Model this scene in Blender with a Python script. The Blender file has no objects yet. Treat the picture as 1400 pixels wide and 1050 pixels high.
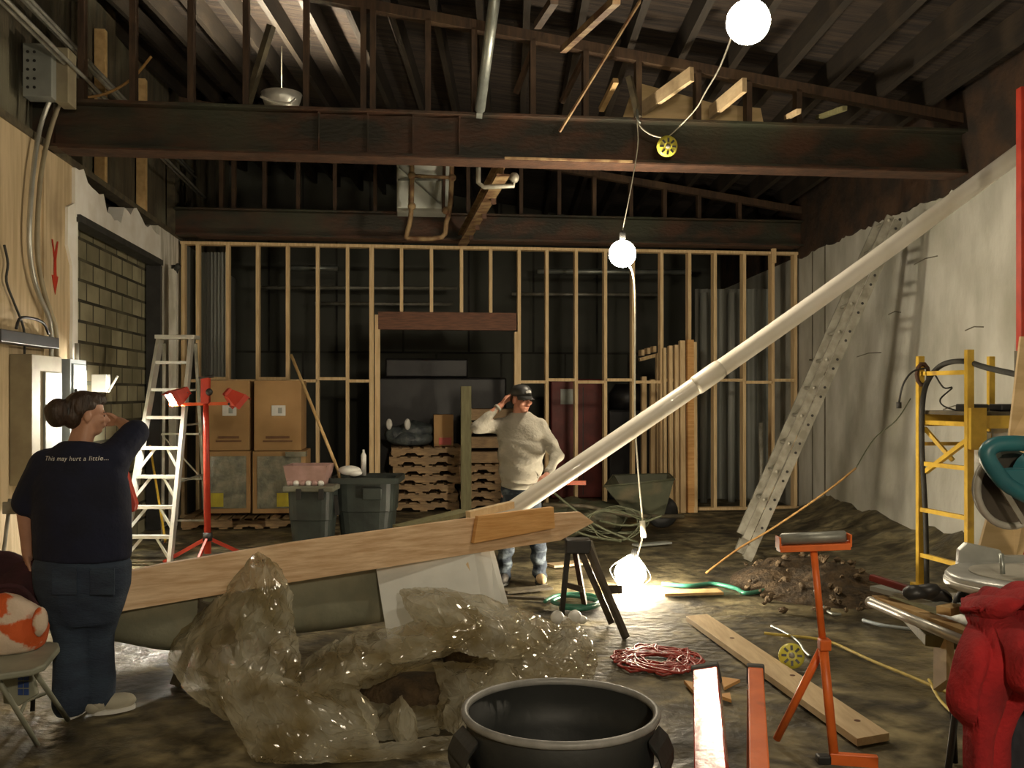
import bpy, bmesh, math, random
from mathutils import Vector as V, Matrix, noise, Quaternion
from mathutils.bvhtree import BVHTree
R = random.Random(11)
PI = math.pi
F, HZ, CH = 1300.0, 538.0, 1.65
MS = 0.115
TH = math.atan(MS)
W = V((math.cos(TH), math.sin(TH), 0))      # along the back wall, to the right
D = V((-math.sin(TH), math.cos(TH), 0))     # into the room
UP = V((0, 0, 1))
COL = bpy.context.scene.collection
ORG = {}

def A(px, py, Y): return V(((px-700)/F*Y, Y, CH-(py-HZ)/F*Y))
def FL(px, py):
    Y = CH*F/(py-HZ); return V(((px-700)/F*Y, Y, 0))
def BW(px, py, Y0):                          # on a plane parallel to the back wall
    return A(px, py, Y0/(1-MS*(px-700)/F))
XC, YC = -4.43, 12.59
def LT(px):
    u = (px-700)/F; return (YC*u-XC)/(D.x*-1+D.y*u)
def LP(t, z, off=0.0): return V((XC, YC, 0)) - D*t + W*off + UP*z
def LW(px, py, off=0.0):
    t = LT(px); Y = YC-D.y*t
    return LP(t, CH-(py-HZ)/F*Y, off)
def RY(px): return (4.12+.0277*13.57)/((px-700)/F+.0277)
def RP(Y, z, off=0.0): return V((4.12+.0277*(13.57-Y)-off, Y, z))
def RW(px, py, off=0.0):
    Y = RY(px); return RP(Y, CH-(py-HZ)/F*Y, off)

# ---------------------------------------------------------------- materials
def mat(name, c1, c2=None, sc=4.0, rough=.7, metal=0.0, bump=0.0, bsc=None, st=(1, 1, 1), lo=.38, hi=.62,
        coat=0.0, c3=None, sc3=.8, f3=(.5, .7), rough2=None):
    m = bpy.data.materials.new(name); m.use_nodes = True
    nt = m.node_tree; N = nt.nodes; L = nt.links
    p = N['Principled BSDF']
    p.inputs['Roughness'].default_value = rough; p.inputs['Metallic'].default_value = metal
    p.inputs['Coat Weight'].default_value = coat
    tc = N.new('ShaderNodeTexCoord'); mp = N.new('ShaderNodeMapping')
    mp.inputs['Scale'].default_value = st; L.new(tc.outputs['Object'], mp.inputs['Vector'])
    if c2 is None: c2 = tuple(x*.75 for x in c1)
    nz = N.new('ShaderNodeTexNoise'); nz.inputs['Scale'].default_value = sc; nz.inputs['Detail'].default_value = 7
    L.new(mp.outputs['Vector'], nz.inputs['Vector'])
    rp = N.new('ShaderNodeValToRGB'); rp.color_ramp.elements[0].position = lo; rp.color_ramp.elements[1].position = hi
    rp.color_ramp.elements[0].color = (*c1, 1); rp.color_ramp.elements[1].color = (*c2, 1)
    L.new(nz.outputs['Fac'], rp.inputs['Fac'])
    out = rp.outputs['Color']
    if c3:
        n3 = N.new('ShaderNodeTexNoise'); n3.inputs['Scale'].default_value = sc3; n3.inputs['Detail'].default_value = 5
        L.new(tc.outputs['Object'], n3.inputs['Vector'])
        r3 = N.new('ShaderNodeMapRange'); r3.inputs['From Min'].default_value = f3[0]; r3.inputs['From Max'].default_value = f3[1]
        L.new(n3.outputs['Fac'], r3.inputs['Value'])
        mx = N.new('ShaderNodeMix'); mx.data_type = 'RGBA'; mx.inputs[7].default_value = (*c3, 1)
        L.new(r3.outputs['Result'], mx.inputs['Factor']); L.new(out, mx.inputs[6]); out = mx.outputs[2]
        if rough2 is not None:
            rr = N.new('ShaderNodeMapRange'); rr.inputs['To Min'].default_value = rough; rr.inputs['To Max'].default_value = rough2
            L.new(r3.outputs['Result'], rr.inputs['Value']); L.new(rr.outputs['Result'], p.inputs['Roughness'])
    L.new(out, p.inputs['Base Color'])
    if bump:
        nb = N.new('ShaderNodeTexNoise'); nb.inputs['Scale'].default_value = bsc or sc*3; nb.inputs['Detail'].default_value = 6
        L.new(mp.outputs['Vector'], nb.inputs['Vector'])
        b = N.new('ShaderNodeBump'); b.inputs['Strength'].default_value = bump; b.inputs['Distance'].default_value = .03
        L.new(nb.outputs['Fac'], b.inputs['Height']); L.new(b.outputs['Normal'], p.inputs['Normal'])
    return m

def emis(name, col, strength):
    m = bpy.data.materials.new(name); m.use_nodes = True
    nt = m.node_tree; nt.nodes.clear()
    e = nt.nodes.new('ShaderNodeEmission'); e.inputs['Color'].default_value = (*col, 1); e.inputs['Strength'].default_value = strength
    o = nt.nodes.new('ShaderNodeOutputMaterial'); nt.links.new(e.outputs[0], o.inputs[0])
    return m

def brickmat(name, c1, c2, mortar, bw=.4, rh=.2, ms=.012, rough=.85, stain=None, bump=.6):
    m = bpy.data.materials.new(name); m.use_nodes = True
    nt = m.node_tree; N = nt.nodes; L = nt.links; p = N['Principled BSDF']; p.inputs['Roughness'].default_value = rough
    uv = N.new('ShaderNodeUVMap'); br = N.new('ShaderNodeTexBrick'); L.new(uv.outputs[0], br.inputs['Vector'])
    br.inputs['Color1'].default_value = (*c1, 1); br.inputs['Color2'].default_value = (*c2, 1); br.inputs['Mortar'].default_value = (*mortar, 1)
    br.inputs['Scale'].default_value = 1; br.inputs['Brick Width'].default_value = bw; br.inputs['Row Height'].default_value = rh
    br.inputs['Mortar Size'].default_value = ms; br.inputs['Bias'].default_value = 0
    nz = N.new('ShaderNodeTexNoise'); nz.inputs['Scale'].default_value = 2.2; nz.inputs['Detail'].default_value = 8
    L.new(uv.outputs[0], nz.inputs['Vector'])
    mr = N.new('ShaderNodeMapRange'); mr.inputs['From Min'].default_value = .4; mr.inputs['From Max'].default_value = .72; mr.inputs['To Max'].default_value = .75
    L.new(nz.outputs['Fac'], mr.inputs['Value'])
    mx = N.new('ShaderNodeMix'); mx.data_type = 'RGBA'; L.new(mr.outputs['Result'], mx.inputs['Factor'])
    L.new(br.outputs['Color'], mx.inputs[6]); mx.inputs[7].default_value = (*(stain or mortar), 1)
    L.new(mx.outputs[2], p.inputs['Base Color'])
    b = N.new('ShaderNodeBump'); b.inputs['Strength'].default_value = bump; b.inputs['Distance'].default_value = .02; b.invert = True
    L.new(br.outputs['Fac'], b.inputs['Height']); L.new(b.outputs['Normal'], p.inputs['Normal'])
    return m

M = {}
def woodm(k, c1, c2, st, rough=.65, c3=None):
    M[k] = mat(k, c1, c2, 6, rough, 0, .15, 14, st, .35, .65, c3=c3, sc3=1.6, f3=(.55, .8))
woodm('stud', (.76, .58, .34), (.62, .44, .23), (6, 6, .6))
woodm('lumber', (.66, .46, .22), (.50, .32, .14), (2, 2, 2))
woodm('plank', (.74, .58, .36), (.62, .46, .27), (5, .7, 3))
woodm('board', (.82, .61, .40), (.60, .39, .22), (.8, .8, 7), c3=(.42, .23, .11))
woodm('orangeboard', (.74, .43, .17), (.60, .31, .10), (.8, .8, 8))
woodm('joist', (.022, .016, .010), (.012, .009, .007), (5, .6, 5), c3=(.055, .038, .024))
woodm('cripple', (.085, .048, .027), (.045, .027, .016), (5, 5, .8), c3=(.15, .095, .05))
woodm('header', (.17, .07, .035), (.10, .04, .022), (1, 1, 8))
woodm('pallet', (.36, .24, .12), (.22, .14, .07), (1, 4, 4), c3=(.14, .10, .06))
woodm('greypost', (.20, .19, .09), (.14, .13, .06), (5, 5, .7))
woodm('oldwood', (.12, .10, .06), (.06, .05, .035), (1.5, 1.5, 1.5))
M['plywood'] = mat('plywood', (.62, .46, .25), (.5, .36, .18), 3, .7, st=(1, 1, 5))
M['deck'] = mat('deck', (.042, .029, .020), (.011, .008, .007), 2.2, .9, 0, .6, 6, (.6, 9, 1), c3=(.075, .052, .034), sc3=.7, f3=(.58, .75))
M['steel'] = mat('steel', (.028, .026, .018), (.078, .036, .020), 2.2, .6, .2, .3, 16, (1, 1, 2.2), .42, .6, c3=(.05, .055, .035), sc3=.9, f3=(.48, .66))
M['rust'] = mat('rust', (.085, .040, .022), (.05, .025, .015), 7, .75, .1, .3, 20)
M['rustpale'] = mat('rustpale', (.34, .24, .12), (.16, .08, .04), 7, .7, .1, .2, 20)
M['galv'] = mat('galv', (.42, .45, .42), (.30, .33, .31), 9, .42, .7, .05)
M['conduit'] = mat('conduit', (.55, .55, .5), (.42, .42, .38), 6, .35, .6)
M['duct'] = mat('duct', (.68, .72, .68), (.52, .56, .52), 2.5, .55, .15, .1)
M['alum'] = mat('alum', (.70, .70, .66), (.56, .56, .52), 7, .38, .55, .05)
M['alumdull'] = mat('alumdull', (.36, .35, .30), (.23, .22, .18), 9, .5, .4, .1)
M['pvc'] = mat('pvc', (.82, .79, .72), (.72, .68, .58), 2.5, .33, 0, .03, c3=(.48, .40, .28), sc3=2.4, f3=(.60, .85), coat=.15)
M['whitepaint'] = mat('whitepaint', (.93, .92, .88), (.80, .77, .70), 3, .8, 0, .2)
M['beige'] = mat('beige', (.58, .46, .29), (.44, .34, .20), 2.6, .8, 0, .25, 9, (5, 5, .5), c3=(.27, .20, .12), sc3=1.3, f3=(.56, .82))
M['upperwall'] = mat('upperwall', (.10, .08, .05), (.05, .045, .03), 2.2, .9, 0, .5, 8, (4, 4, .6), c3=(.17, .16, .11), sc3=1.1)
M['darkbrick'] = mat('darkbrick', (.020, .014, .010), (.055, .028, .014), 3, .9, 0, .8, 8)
M['colconc'] = mat('colconc', (.84, .82, .76), (.52, .50, .42), 3, .85, 0, .3, 10, (3, 3, .6))
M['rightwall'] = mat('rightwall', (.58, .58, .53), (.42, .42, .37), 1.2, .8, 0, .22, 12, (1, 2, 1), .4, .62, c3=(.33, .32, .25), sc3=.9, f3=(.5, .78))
M['walldark'] = mat('walldark', (.20, .19, .15), (.12, .11, .08), 4, .9)
M['block'] = brickmat('block', (.42, .39, .26), (.20, .185, .115), (.03, .028, .018), ms=.016, stain=(.13, .12, .07))
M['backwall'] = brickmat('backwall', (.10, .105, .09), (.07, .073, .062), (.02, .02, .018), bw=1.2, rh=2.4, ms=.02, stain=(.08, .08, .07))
M['panelgrey'] = mat('panelgrey', (.30, .31, .29), (.20, .21, .19), 2, .75, 0, .2, 6, (8, 8, .3))
M['boxgrey'] = mat('boxgrey', (.34, .36, .34), (.27, .29, .27), 5, .5, .3)
M['boxblue'] = mat('boxblue', (.42, .47, .50), (.34, .39, .42), 5, .5, .2)
M['boxtan'] = mat('boxtan', (.34, .30, .20), (.26, .22, .15), 5, .6, .1)
M['black'] = mat('black', (.018, .018, .018), (.03, .03, .03), 6, .45)
M['blackrub'] = mat('blackrub', (.03, .03, .028), (.05, .05, .045), 8, .7)
M['can'] = mat('can', (.014, .016, .016), (.022, .024, .023), 5, .6, 0, .08, 30)
M['canrim'] = mat('canrim', (.26, .26, .25), (.18, .18, .17), 12, .45, 0, .1)
M['bin'] = mat('bin', (.035, .045, .04), (.022, .028, .026), 5, .5, 0, .1)
M['lid'] = mat('lid', (.20, .20, .15), (.12, .12, .09), 5, .6)
M['tub'] = mat('tub', (.42, .27, .25), (.32, .20, .18), 8, .5)
M['card'] = mat('card', (.44, .27, .12), (.37, .22, .095), 2.5, .85, 0, .08)
M['cardtop'] = mat('cardtop', (.40, .26, .13), (.33, .2, .1), 3, .85)
M['wrap'] = mat('wrap', (.13, .14, .11), (.28, .27, .20), 6, .2, 0, .5, 14, coat=.5)
M['paper'] = mat('paper', (.72, .72, .70), (.62, .62, .6), 10, .7)
M['print'] = mat('print', (.20, .10, .05), (.16, .08, .04), 10, .8)
M['yellowtag'] = mat('yellowtag', (.62, .55, .05), (.50, .42, .04), 9, .6)
M['red'] = mat('red', (.52, .045, .02), (.40, .03, .015), 8, .42, 0, .06)
M['redorange'] = mat('redorange', (.78, .13, .03), (.64, .10, .025), 8, .42, 0, .05)
M['orange'] = mat('orange', (.88, .19, .035), (.76, .15, .025), 9, .42, 0, .05, c3=(.40, .10, .04), sc3=6, f3=(.62, .8))
M['redgloss'] = mat('redgloss', (.56, .035, .035), (.46, .03, .03), 9, .24, 0, .05, 30, coat=.8)
M['darkred'] = mat('darkred', (.16, .02, .015), (.10, .012, .01), 4, .5)
M['roller'] = mat('roller', (.28, .29, .26), (.20, .21, .19), 14, .45, .3)
M['yellow'] = mat('yellow', (.72, .48, .06), (.58, .37, .045), 8, .45, 0, .08, c3=(.26, .13, .05), sc3=7, f3=(.6, .8))
M['yellowplastic'] = mat('yellowplastic', (.78, .72, .10), (.66, .6, .08), 9, .4)
M['yellowcord'] = mat('yellowcord', (.62, .48, .10), (.5, .38, .08), 20, .6)
M['whitecord'] = mat('whitecord', (.62, .60, .50), (.5, .48, .4), 20, .6)
M['orangerope'] = mat('orangerope', (.50, .30, .10), (.40, .22, .08), 20, .7)
M['hose'] = mat('hose', (.05, .24, .16), (.04, .18, .13), 20, .35, coat=.3)
M['hosedull'] = mat('hosedull', (.11, .12, .07), (.08, .09, .05), 20, .6)
M['redcord'] = mat('redcord', (.40, .045, .03), (.22, .03, .02), 20, .5)
M['greenmetal'] = mat('greenmetal', (.07, .075, .045), (.045, .05, .03), 5, .6, .1, .2, c3=(.12, .10, .06), sc3=4)
M['tarp'] = mat('tarp', (.25, .25, .18), (.17, .17, .12), 3, .5, 0, .35, 8, c3=(.31, .29, .20), sc3=3)
M['foam'] = mat('foam', (.74, .76, .74), (.66, .68, .66), 4, .8, 0, .05, c3=(.52, .46, .34), sc3=2.2, f3=(.62, .8))
M['teal'] = mat('teal', (.03, .16, .19), (.02, .12, .15), 8, .4)
M['castalu'] = mat('castalu', (.50, .51, .49), (.40, .41, .39), 9, .4, .6, .08)
M['bladesteel'] = mat('bladesteel', (.12, .10, .08), (.07, .06, .05), 6, .4, .5)
M['wornplastic'] = mat('wornplastic', (.44, .43, .38), (.30, .29, .25), 6, .5)
M['jacket'] = mat('jacket', (.42, .016, .020), (.25, .010, .014), 7, .95, 0, .3, 60)
M['jacketlining'] = mat('jacketlining', (.02, .02, .03), (.03, .03, .04), 7, .8)
M['navyshirt'] = mat('navyshirt', (.006, .009, .032), (.004, .006, .020), 5, .9, 0, .2, 30)
M['jeans'] = mat('jeans', (.022, .034, .062), (.035, .055, .09), 5, .9, 0, .3, 50, (1, 1, 3))
M['manjeans'] = mat('manjeans', (.018, .028, .045), (.16, .20, .24), 6, .85, 0, .3, 40, (1, 1, 2), .50, .64)
M['sweater'] = mat('sweater', (.36, .34, .29), (.30, .285, .24), 6, .95, 0, .3, 50)
M['skin'] = mat('skin', (.50, .23, .15), (.42, .18, .12), 9, .5)
M['skinpale'] = mat('skinpale', (.50, .27, .18), (.42, .22, .15), 9, .5)
M['hair'] = mat('hair', (.028, .016, .010), (.05, .028, .018), 30, .5, 0, .5, 60, (1, 1, .3))
M['lips'] = mat('lips', (.32, .09, .07), rough=.5)
M['eye'] = mat('eye', (.02, .015, .012), rough=.2)
M['boot'] = mat('boot', (.44, .32, .18), (.32, .22, .12), 12, .8)
M['darkboot'] = mat('darkboot', (.03, .028, .025), (.05, .045, .04), 12, .7)
M['sneaker'] = mat('sneaker', (.55, .52, .42), (.42, .40, .32), 12, .7)
M['white'] = mat('white', (.75, .75, .72), (.66, .66, .63), 9, .6)
M['chairwhite'] = mat('chairwhite', (.27, .28, .22), (.22, .23, .18), 9, .5)
M['blueprint'] = mat('blueprint', (.03, .07, .25), (.02, .05, .18), 9, .5)
M['maroon'] = mat('maroon', (.05, .012, .018), (.03, .01, .014), 7, .95, 0, .3, 40)
M['bagprint'] = mat('bagprint', (.58, .10, .02), (.62, .50, .40), 9, .8, 0, .3, 25, (1, 1, 1), .47, .53)
M['dirt'] = mat('dirt', (.085, .055, .027), (.035, .024, .013), 9, .9, 0, .9, 30)
M['stone'] = mat('stone', (.15, .105, .06), (.09, .065, .04), 9, .9, 0, .5, 20)
M['bluestuff'] = mat('bluestuff', (.10, .12, .12), (.05, .06, .07), 9, .4, 0, .6, 20)
M['darkmachine'] = mat('darkmachine', (.012, .012, .015), (.02, .02, .022), 5, .45, .3)
M['brownboxs'] = mat('brownboxs', (.26, .12, .06), (.20, .09, .05), 5, .8)

def floormat():
    m = bpy.data.materials.new('muddy_floor'); m.use_nodes = True
    nt = m.node_tree; N = nt.nodes; L = nt.links; p = N['Principled BSDF']
    tc = N.new('ShaderNodeTexCoord')
    def nz(s, d=8, dist=0):
        n = N.new('ShaderNodeTexNoise'); n.inputs['Scale'].default_value = s; n.inputs['Detail'].default_value = d
        n.inputs['Distortion'].default_value = dist
        L.new(tc.outputs['Object'], n.inputs['Vector']); return n
    a = nz(1.7, 9, .6); rp = N.new('ShaderNodeValToRGB'); e = rp.color_ramp.elements
    e[0].position = .32; e[0].color = (.034, .028, .017, 1); e[1].position = .68; e[1].color = (.28, .24, .135, 1)
    x = e.new(.5); x.color = (.125, .105, .058, 1)
    L.new(a.outputs['Fac'], rp.inputs['Fac'])
    b = nz(6, 8, .8); r2 = N.new('ShaderNodeMapRange'); r2.inputs['From Min'].default_value = .35; r2.inputs['From Max'].default_value = .7
    r2.inputs['To Min'].default_value = .35; r2.inputs['To Max'].default_value = 1.6; L.new(b.outputs['Fac'], r2.inputs['Value'])
    mu = N.new('ShaderNodeVectorMath'); mu.operation = 'SCALE'; L.new(rp.outputs['Color'], mu.inputs[0]); L.new(r2.outputs['Result'], mu.inputs['Scale'])
    L.new(mu.outputs['Vector'], p.inputs['Base Color'])
    c = nz(.55, 6, 1.0); r3 = N.new('ShaderNodeMapRange'); r3.inputs['From Min'].default_value = .44; r3.inputs['From Max'].default_value = .60
    r3.inputs['To Min'].default_value = .85; r3.inputs['To Max'].default_value = .30; L.new(c.outputs['Fac'], r3.inputs['Value'])
    L.new(r3.outputs['Result'], p.inputs['Roughness'])
    h = nz(14, 8); bp = N.new('ShaderNodeBump'); bp.inputs['Strength'].default_value = .55; bp.inputs['Distance'].default_value = .03
    L.new(h.outputs['Fac'], bp.inputs['Height']); L.new(bp.outputs['Normal'], p.inputs['Normal'])
    return m
M['floor'] = floormat()

def plasticmat():
    m = bpy.data.materials.new('dirty_clear_plastic'); m.use_nodes = True
    nt = m.node_tree; N = nt.nodes; L = nt.links; p = N['Principled BSDF']
    tc = N.new('ShaderNodeTexCoord')
    n = N.new('ShaderNodeTexNoise'); n.inputs['Scale'].default_value = 4; n.inputs['Detail'].default_value = 7; L.new(tc.outputs['Object'], n.inputs['Vector'])
    rp = N.new('ShaderNodeValToRGB'); e = rp.color_ramp.elements
    e[0].position = .40; e[0].color = (.26, .21, .11, 1); e[1].position = .60; e[1].color = (.56, .54, .43, 1)
    L.new(n.outputs['Fac'], rp.inputs['Fac']); L.new(rp.outputs['Color'], p.inputs['Base Color'])
    p.inputs['Roughness'].default_value = .13; p.inputs['Specular IOR Level'].default_value = .9
    n2 = N.new('ShaderNodeTexVoronoi'); n2.feature = 'DISTANCE_TO_EDGE'; n2.inputs['Scale'].default_value = 7; L.new(tc.outputs['Object'], n2.inputs['Vector'])
    n3 = N.new('ShaderNodeTexNoise'); n3.inputs['Scale'].default_value = 9; n3.inputs['Detail'].default_value = 3; L.new(tc.outputs['Object'], n3.inputs['Vector'])
    ad = N.new('ShaderNodeMath'); ad.operation = 'ADD'; L.new(n2.outputs['Distance'], ad.inputs[0]); L.new(n3.outputs['Fac'], ad.inputs[1])
    b = N.new('ShaderNodeBump'); b.inputs['Strength'].default_value = .10; b.inputs['Distance'].default_value = .03
    L.new(ad.outputs[0], b.inputs['Height']); L.new(b.outputs['Normal'], p.inputs['Normal'])
    tl = N.new('ShaderNodeBsdfTranslucent'); tl.inputs['Color'].default_value = (.62, .56, .40, 1)
    m1 = N.new('ShaderNodeMixShader'); m1.inputs[0].default_value = .30; L.new(p.outputs[0], m1.inputs[1]); L.new(tl.outputs[0], m1.inputs[2])
    tr = N.new('ShaderNodeBsdfTransparent'); tr.inputs['Color'].default_value = (.9, .87, .78, 1)
    m2 = N.new('ShaderNodeMixShader'); m2.inputs[0].default_value = .42; L.new(m1.outputs[0], m2.inputs[1]); L.new(tr.outputs[0], m2.inputs[2])
    L.new(m2.outputs[0], N['Material Output'].inputs[0])
    return m
M['plastic'] = plasticmat()

# ---------------------------------------------------------------- mesh builder
def frame(axis, up=None):
    a = axis.normalized(); u = up or UP
    if abs(a.dot(u)) > .98: u = V((0, 1, 0))
    s = a.cross(u).normalized(); u = s.cross(a).normalized()
    return s, u, a

class MB:
    def __init__(s): s.bm = bmesh.new(); s.uv = None
    def quad(s, pts, uvs=None):
        vs = [s.bm.verts.new(p) for p in pts]; f = s.bm.faces.new(vs)
        if uvs:
            if s.uv is None: s.uv = s.bm.loops.layers.uv.new('UVMap')
            for l, u in zip(f.loops, uvs): l[s.uv].uv = u
        return f
    def hexa(s, p):        # 8 points: bottom ring 0-3, top ring 4-7
        v = [s.bm.verts.new(q) for q in p]
        for f in ((3, 2, 1, 0), (4, 5, 6, 7), (0, 1, 5, 4), (1, 2, 6, 5), (2, 3, 7, 6), (3, 0, 4, 7)):
            s.bm.faces.new([v[i] for i in f])
        return s
    def box(s, c, sz, ax=None):
        X, Y, Z = ax or (V((1, 0, 0)), V((0, 1, 0)), UP)
        c = V(c); a, b, d = [q/2 for q in sz]
        return s.hexa([c+X*(i*a)+Y*(j*b)+Z*(k*d) for k in (-1, 1) for i, j in ((-1, -1), (1, -1), (1, 1), (-1, 1))])
    def bar(s, p0, p1, w, h, up=None):
        p0, p1 = V(p0), V(p1); x, u, a = frame(p1-p0, up)
        return s.hexa([p+x*(i*w/2)+u*(j*h/2) for p in (p0, p1) for i, j in ((-1, -1), (1, -1), (1, 1), (-1, 1))])
    def ring(s, pts):
        return [s.bm.verts.new(p) for p in pts]
    def skin(s, rings, caps=True, closed=False):
        n = len(rings[0])
        seq = list(zip(rings, rings[1:]))+([(rings[-1], rings[0])] if closed else [])
        for a, b in seq:
            for i in range(n):
                s.bm.faces.new((a[i], a[(i+1) % n], b[(i+1) % n], b[i]))
        if caps and not closed:
            s.bm.faces.new(list(reversed(rings[0]))); s.bm.faces.new(rings[-1])
        return s
    def tube(s, pts, r, n=8, caps=True, closed=False, sub=0):
        pts = [V(p) for p in pts]
        if sub: pts = spline(pts, sub, closed)
        rs = r if isinstance(r, (list, tuple)) else [r]*len(pts)
        if len(rs) != len(pts): rs = [rs[0]+(rs[-1]-rs[0])*i/(len(pts)-1) for i in range(len(pts))]
        rings = []; u = None
        for i, p in enumerate(pts):
            if closed: t = pts[(i+1) % len(pts)]-pts[i-1]
            else: t = pts[min(i+1, len(pts)-1)]-pts[max(i-1, 0)]
            if t.length < 1e-7: t = V((0, 0, 1))
            t.normalize()
            if u is None: x, u, _ = frame(t)
            else:
                u = u-t*u.dot(t)
                if u.length < 1e-4: _, u, _ = frame(t)
                u.normalize(); x = t.cross(u)
            rings.append(s.ring([p+(x*math.cos(2*PI*k/n)+u*math.sin(2*PI*k/n))*rs[i] for k in range(n)]))
        return s.skin(rings, caps, closed)
    def lathe(s, c, prof, n=24, ax=None, caps=True):
        X, Y, Z = ax or (V((1, 0, 0)), V((0, 1, 0)), UP); c = V(c)
        return s.skin([s.ring([c+Z*z+(X*math.cos(2*PI*k/n)+Y*math.sin(2*PI*k/n))*max(r, 1e-4) for k in range(n)]) for r, z in prof], caps)
    def ell(s, c, r, ax=None, n=14):
        X, Y, Z = ax or (V((1, 0, 0)), V((0, 1, 0)), UP); c = V(c)
        rings = []
        for i in range(1, n):
            a = PI*i/n
            rings.append(s.ring([c-Z*(math.cos(a)*r[2])+(X*(math.cos(2*PI*k/n)*r[0])+Y*(math.sin(2*PI*k/n)*r[1]))*math.sin(a) for k in range(n)]))
        s.skin(rings, False)
        b = s.bm.verts.new(c-Z*r[2]); t = s.bm.verts.new(c+Z*r[2])
        for k in range(n):
            s.bm.faces.new((rings[0][(k+1) % n], rings[0][k], b)); s.bm.faces.new((rings[-1][k], rings[-1][(k+1) % n], t))
        return s
    def cap(s, p0, p1, r0, r1, n=12, fl=1.0):   # tapered capsule
        p0, p1 = V(p0), V(p1); x, u, a = frame(p1-p0)
        L = (p1-p0).length; prof = []
        for i in range(1, 5): q = PI/2*i/5; prof.append((r0*math.sin(q), -r0*math.cos(q)))
        prof += [(r0, 0), (r1, L)]
        for i in range(1, 5): q = PI/2*i/5; prof.append((r1*math.cos(q), L+r1*math.sin(q)))
        return s.lathe(p0, prof, n, (x, u*fl, a))
    def loft(s, rings, n=20, yaw=0.0):           # (x, y, z, rx, ry)
        cx, sx = math.cos(yaw), math.sin(yaw)
        return s.skin([s.ring([V((x+math.cos(t)*rx*cx-math.sin(t)*ry*sx, y+math.cos(t)*rx*sx+math.sin(t)*ry*cx, z)) for t in (2*PI*k/n for k in range(n))]) for x, y, z, rx, ry in rings])
    def prism(s, pts, ext):
        a = [V(p) for p in pts]; e = V(ext); n = len(a)
        va = s.ring(a); vb = s.ring([p+e for p in a])
        s.bm.faces.new(list(reversed(va))); s.bm.faces.new(vb)
        for i in range(n): s.bm.faces.new((va[i], va[(i+1) % n], vb[(i+1) % n], vb[i]))
        return s
    def ibeam(s, p0, p1, h, w, tf=.02, tw=.015):
        p0, p1 = V(p0), V(p1); x, u, a = frame(p1-p0)
        P = [(-w/2, -h/2), (w/2, -h/2), (w/2, -h/2+tf), (tw/2, -h/2+tf), (tw/2, h/2-tf), (w/2, h/2-tf), (w/2, h/2), (-w/2, h/2), (-w/2, h/2-tf), (-tw/2, h/2-tf), (-tw/2, -h/2+tf), (-w/2, -h/2+tf)]
        return s.prism([p0+x*i+u*j for i, j in P], p1-p0)
    def patch(s, ctrl, nu, nv, fn=None):
        G = [[V(p) for p in row] for row in ctrl]
        rows = [spline(r, nu, False, exact=nu) for r in G]
        cols = list(zip(*rows)); out = [spline(list(c), nv, False, exact=nv) for c in cols]   # out[u][v]
        g = []
        for i in range(len(out)):
            for_ = []
            for j in range(len(out[0])):
                p = out[i][j]
                a = out[min(i+1, len(out)-1)][j]-out[max(i-1, 0)][j]; b = out[i][min(j+1, len(out[0])-1)]-out[i][max(j-1, 0)]
                n_ = a.cross(b); n_ = n_.normalized() if n_.length > 1e-9 else V((0, -1, 0))
                q = p+n_*fn(p) if fn else p
                if q.z < .006: q.z = .006+.004*abs(math.sin(q.x*37))
                for_.append(s.bm.verts.new(q))
            g.append(for_)
        for i in range(len(g)-1):
            for j in range(len(g[0])-1): s.bm.faces.new((g[i][j], g[i+1][j], g[i+1][j+1], g[i][j+1]))
        return s

def spline(pts, sub, closed=False, exact=None):
    n = len(pts); out = []
    def P(i): return pts[i % n] if closed else pts[max(0, min(n-1, i))]
    def ev(x):
        i = min(int(x), n-2 if not closed else n-1); t = x-i
        a, b, c, d = P(i-1), P(i), P(i+1), P(i+2)
        return .5*((2*b)+(c-a)*t+(2*a-5*b+4*c-d)*t*t+(3*b-a-3*c+d)*t**3)
    tot = n if closed else n-1
    cnt = exact if exact else sub*tot
    for k in range(cnt if closed else cnt+1): out.append(ev(tot*k/cnt))
    return out

def finish(o, smooth, bev):
    if smooth:
        for p in o.data.polygons: p.use_smooth = True
    if bev:
        b = o.modifiers.new('bevel', 'BEVEL'); b.width = bev; b.segments = 2; b.limit_method = 'ANGLE'

def obj(name, mb, m, parent=None, smooth=False, bev=0, kind=None, label=None, group=None, org=None, loc_base=False):
    me = bpy.data.meshes.new(name)
    bmesh.ops.recalc_face_normals(mb.bm, faces=mb.bm.faces)
    mb.bm.to_mesh(me); mb.bm.free()
    o = bpy.data.objects.new(name, me); COL.objects.link(o)
    me.materials.append(M[m] if isinstance(m, str) else m)
    if parent is not None:
        g = ORG[parent.name]; me.transform(Matrix.Translation(-g)); o.parent = parent; ORG[o.name] = g
    else:
        if loc_base:
            c = [v.co for v in me.vertices]
            g = V((sum(p.x for p in c)/len(c), sum(p.y for p in c)/len(c), min(p.z for p in c)))
            me.transform(Matrix.Translation(-g)); o.location = g
        else: g = V((0, 0, 0))
        ORG[o.name] = g
    finish(o, smooth, bev)
    if kind: o['kind'] = kind
    if label: o['label'] = label
    if group: o['group'] = group
    return o

def thing(name, label, cat, loc=(0, 0, 0), group=None):
    o = bpy.data.objects.new(name, None); COL.objects.link(o); o.location = V(loc); o.empty_display_size = .1
    o['label'] = label; o['category'] = cat
    if group: o['group'] = group
    ORG[o.name] = V(loc); return o

def solo(name, mb, m, label, cat, group=None, smooth=False, bev=0, kind=None):
    o = obj(name, mb, m, None, smooth, bev, kind, label, group, loc_base=True)
    o['category'] = cat; return o

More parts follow.
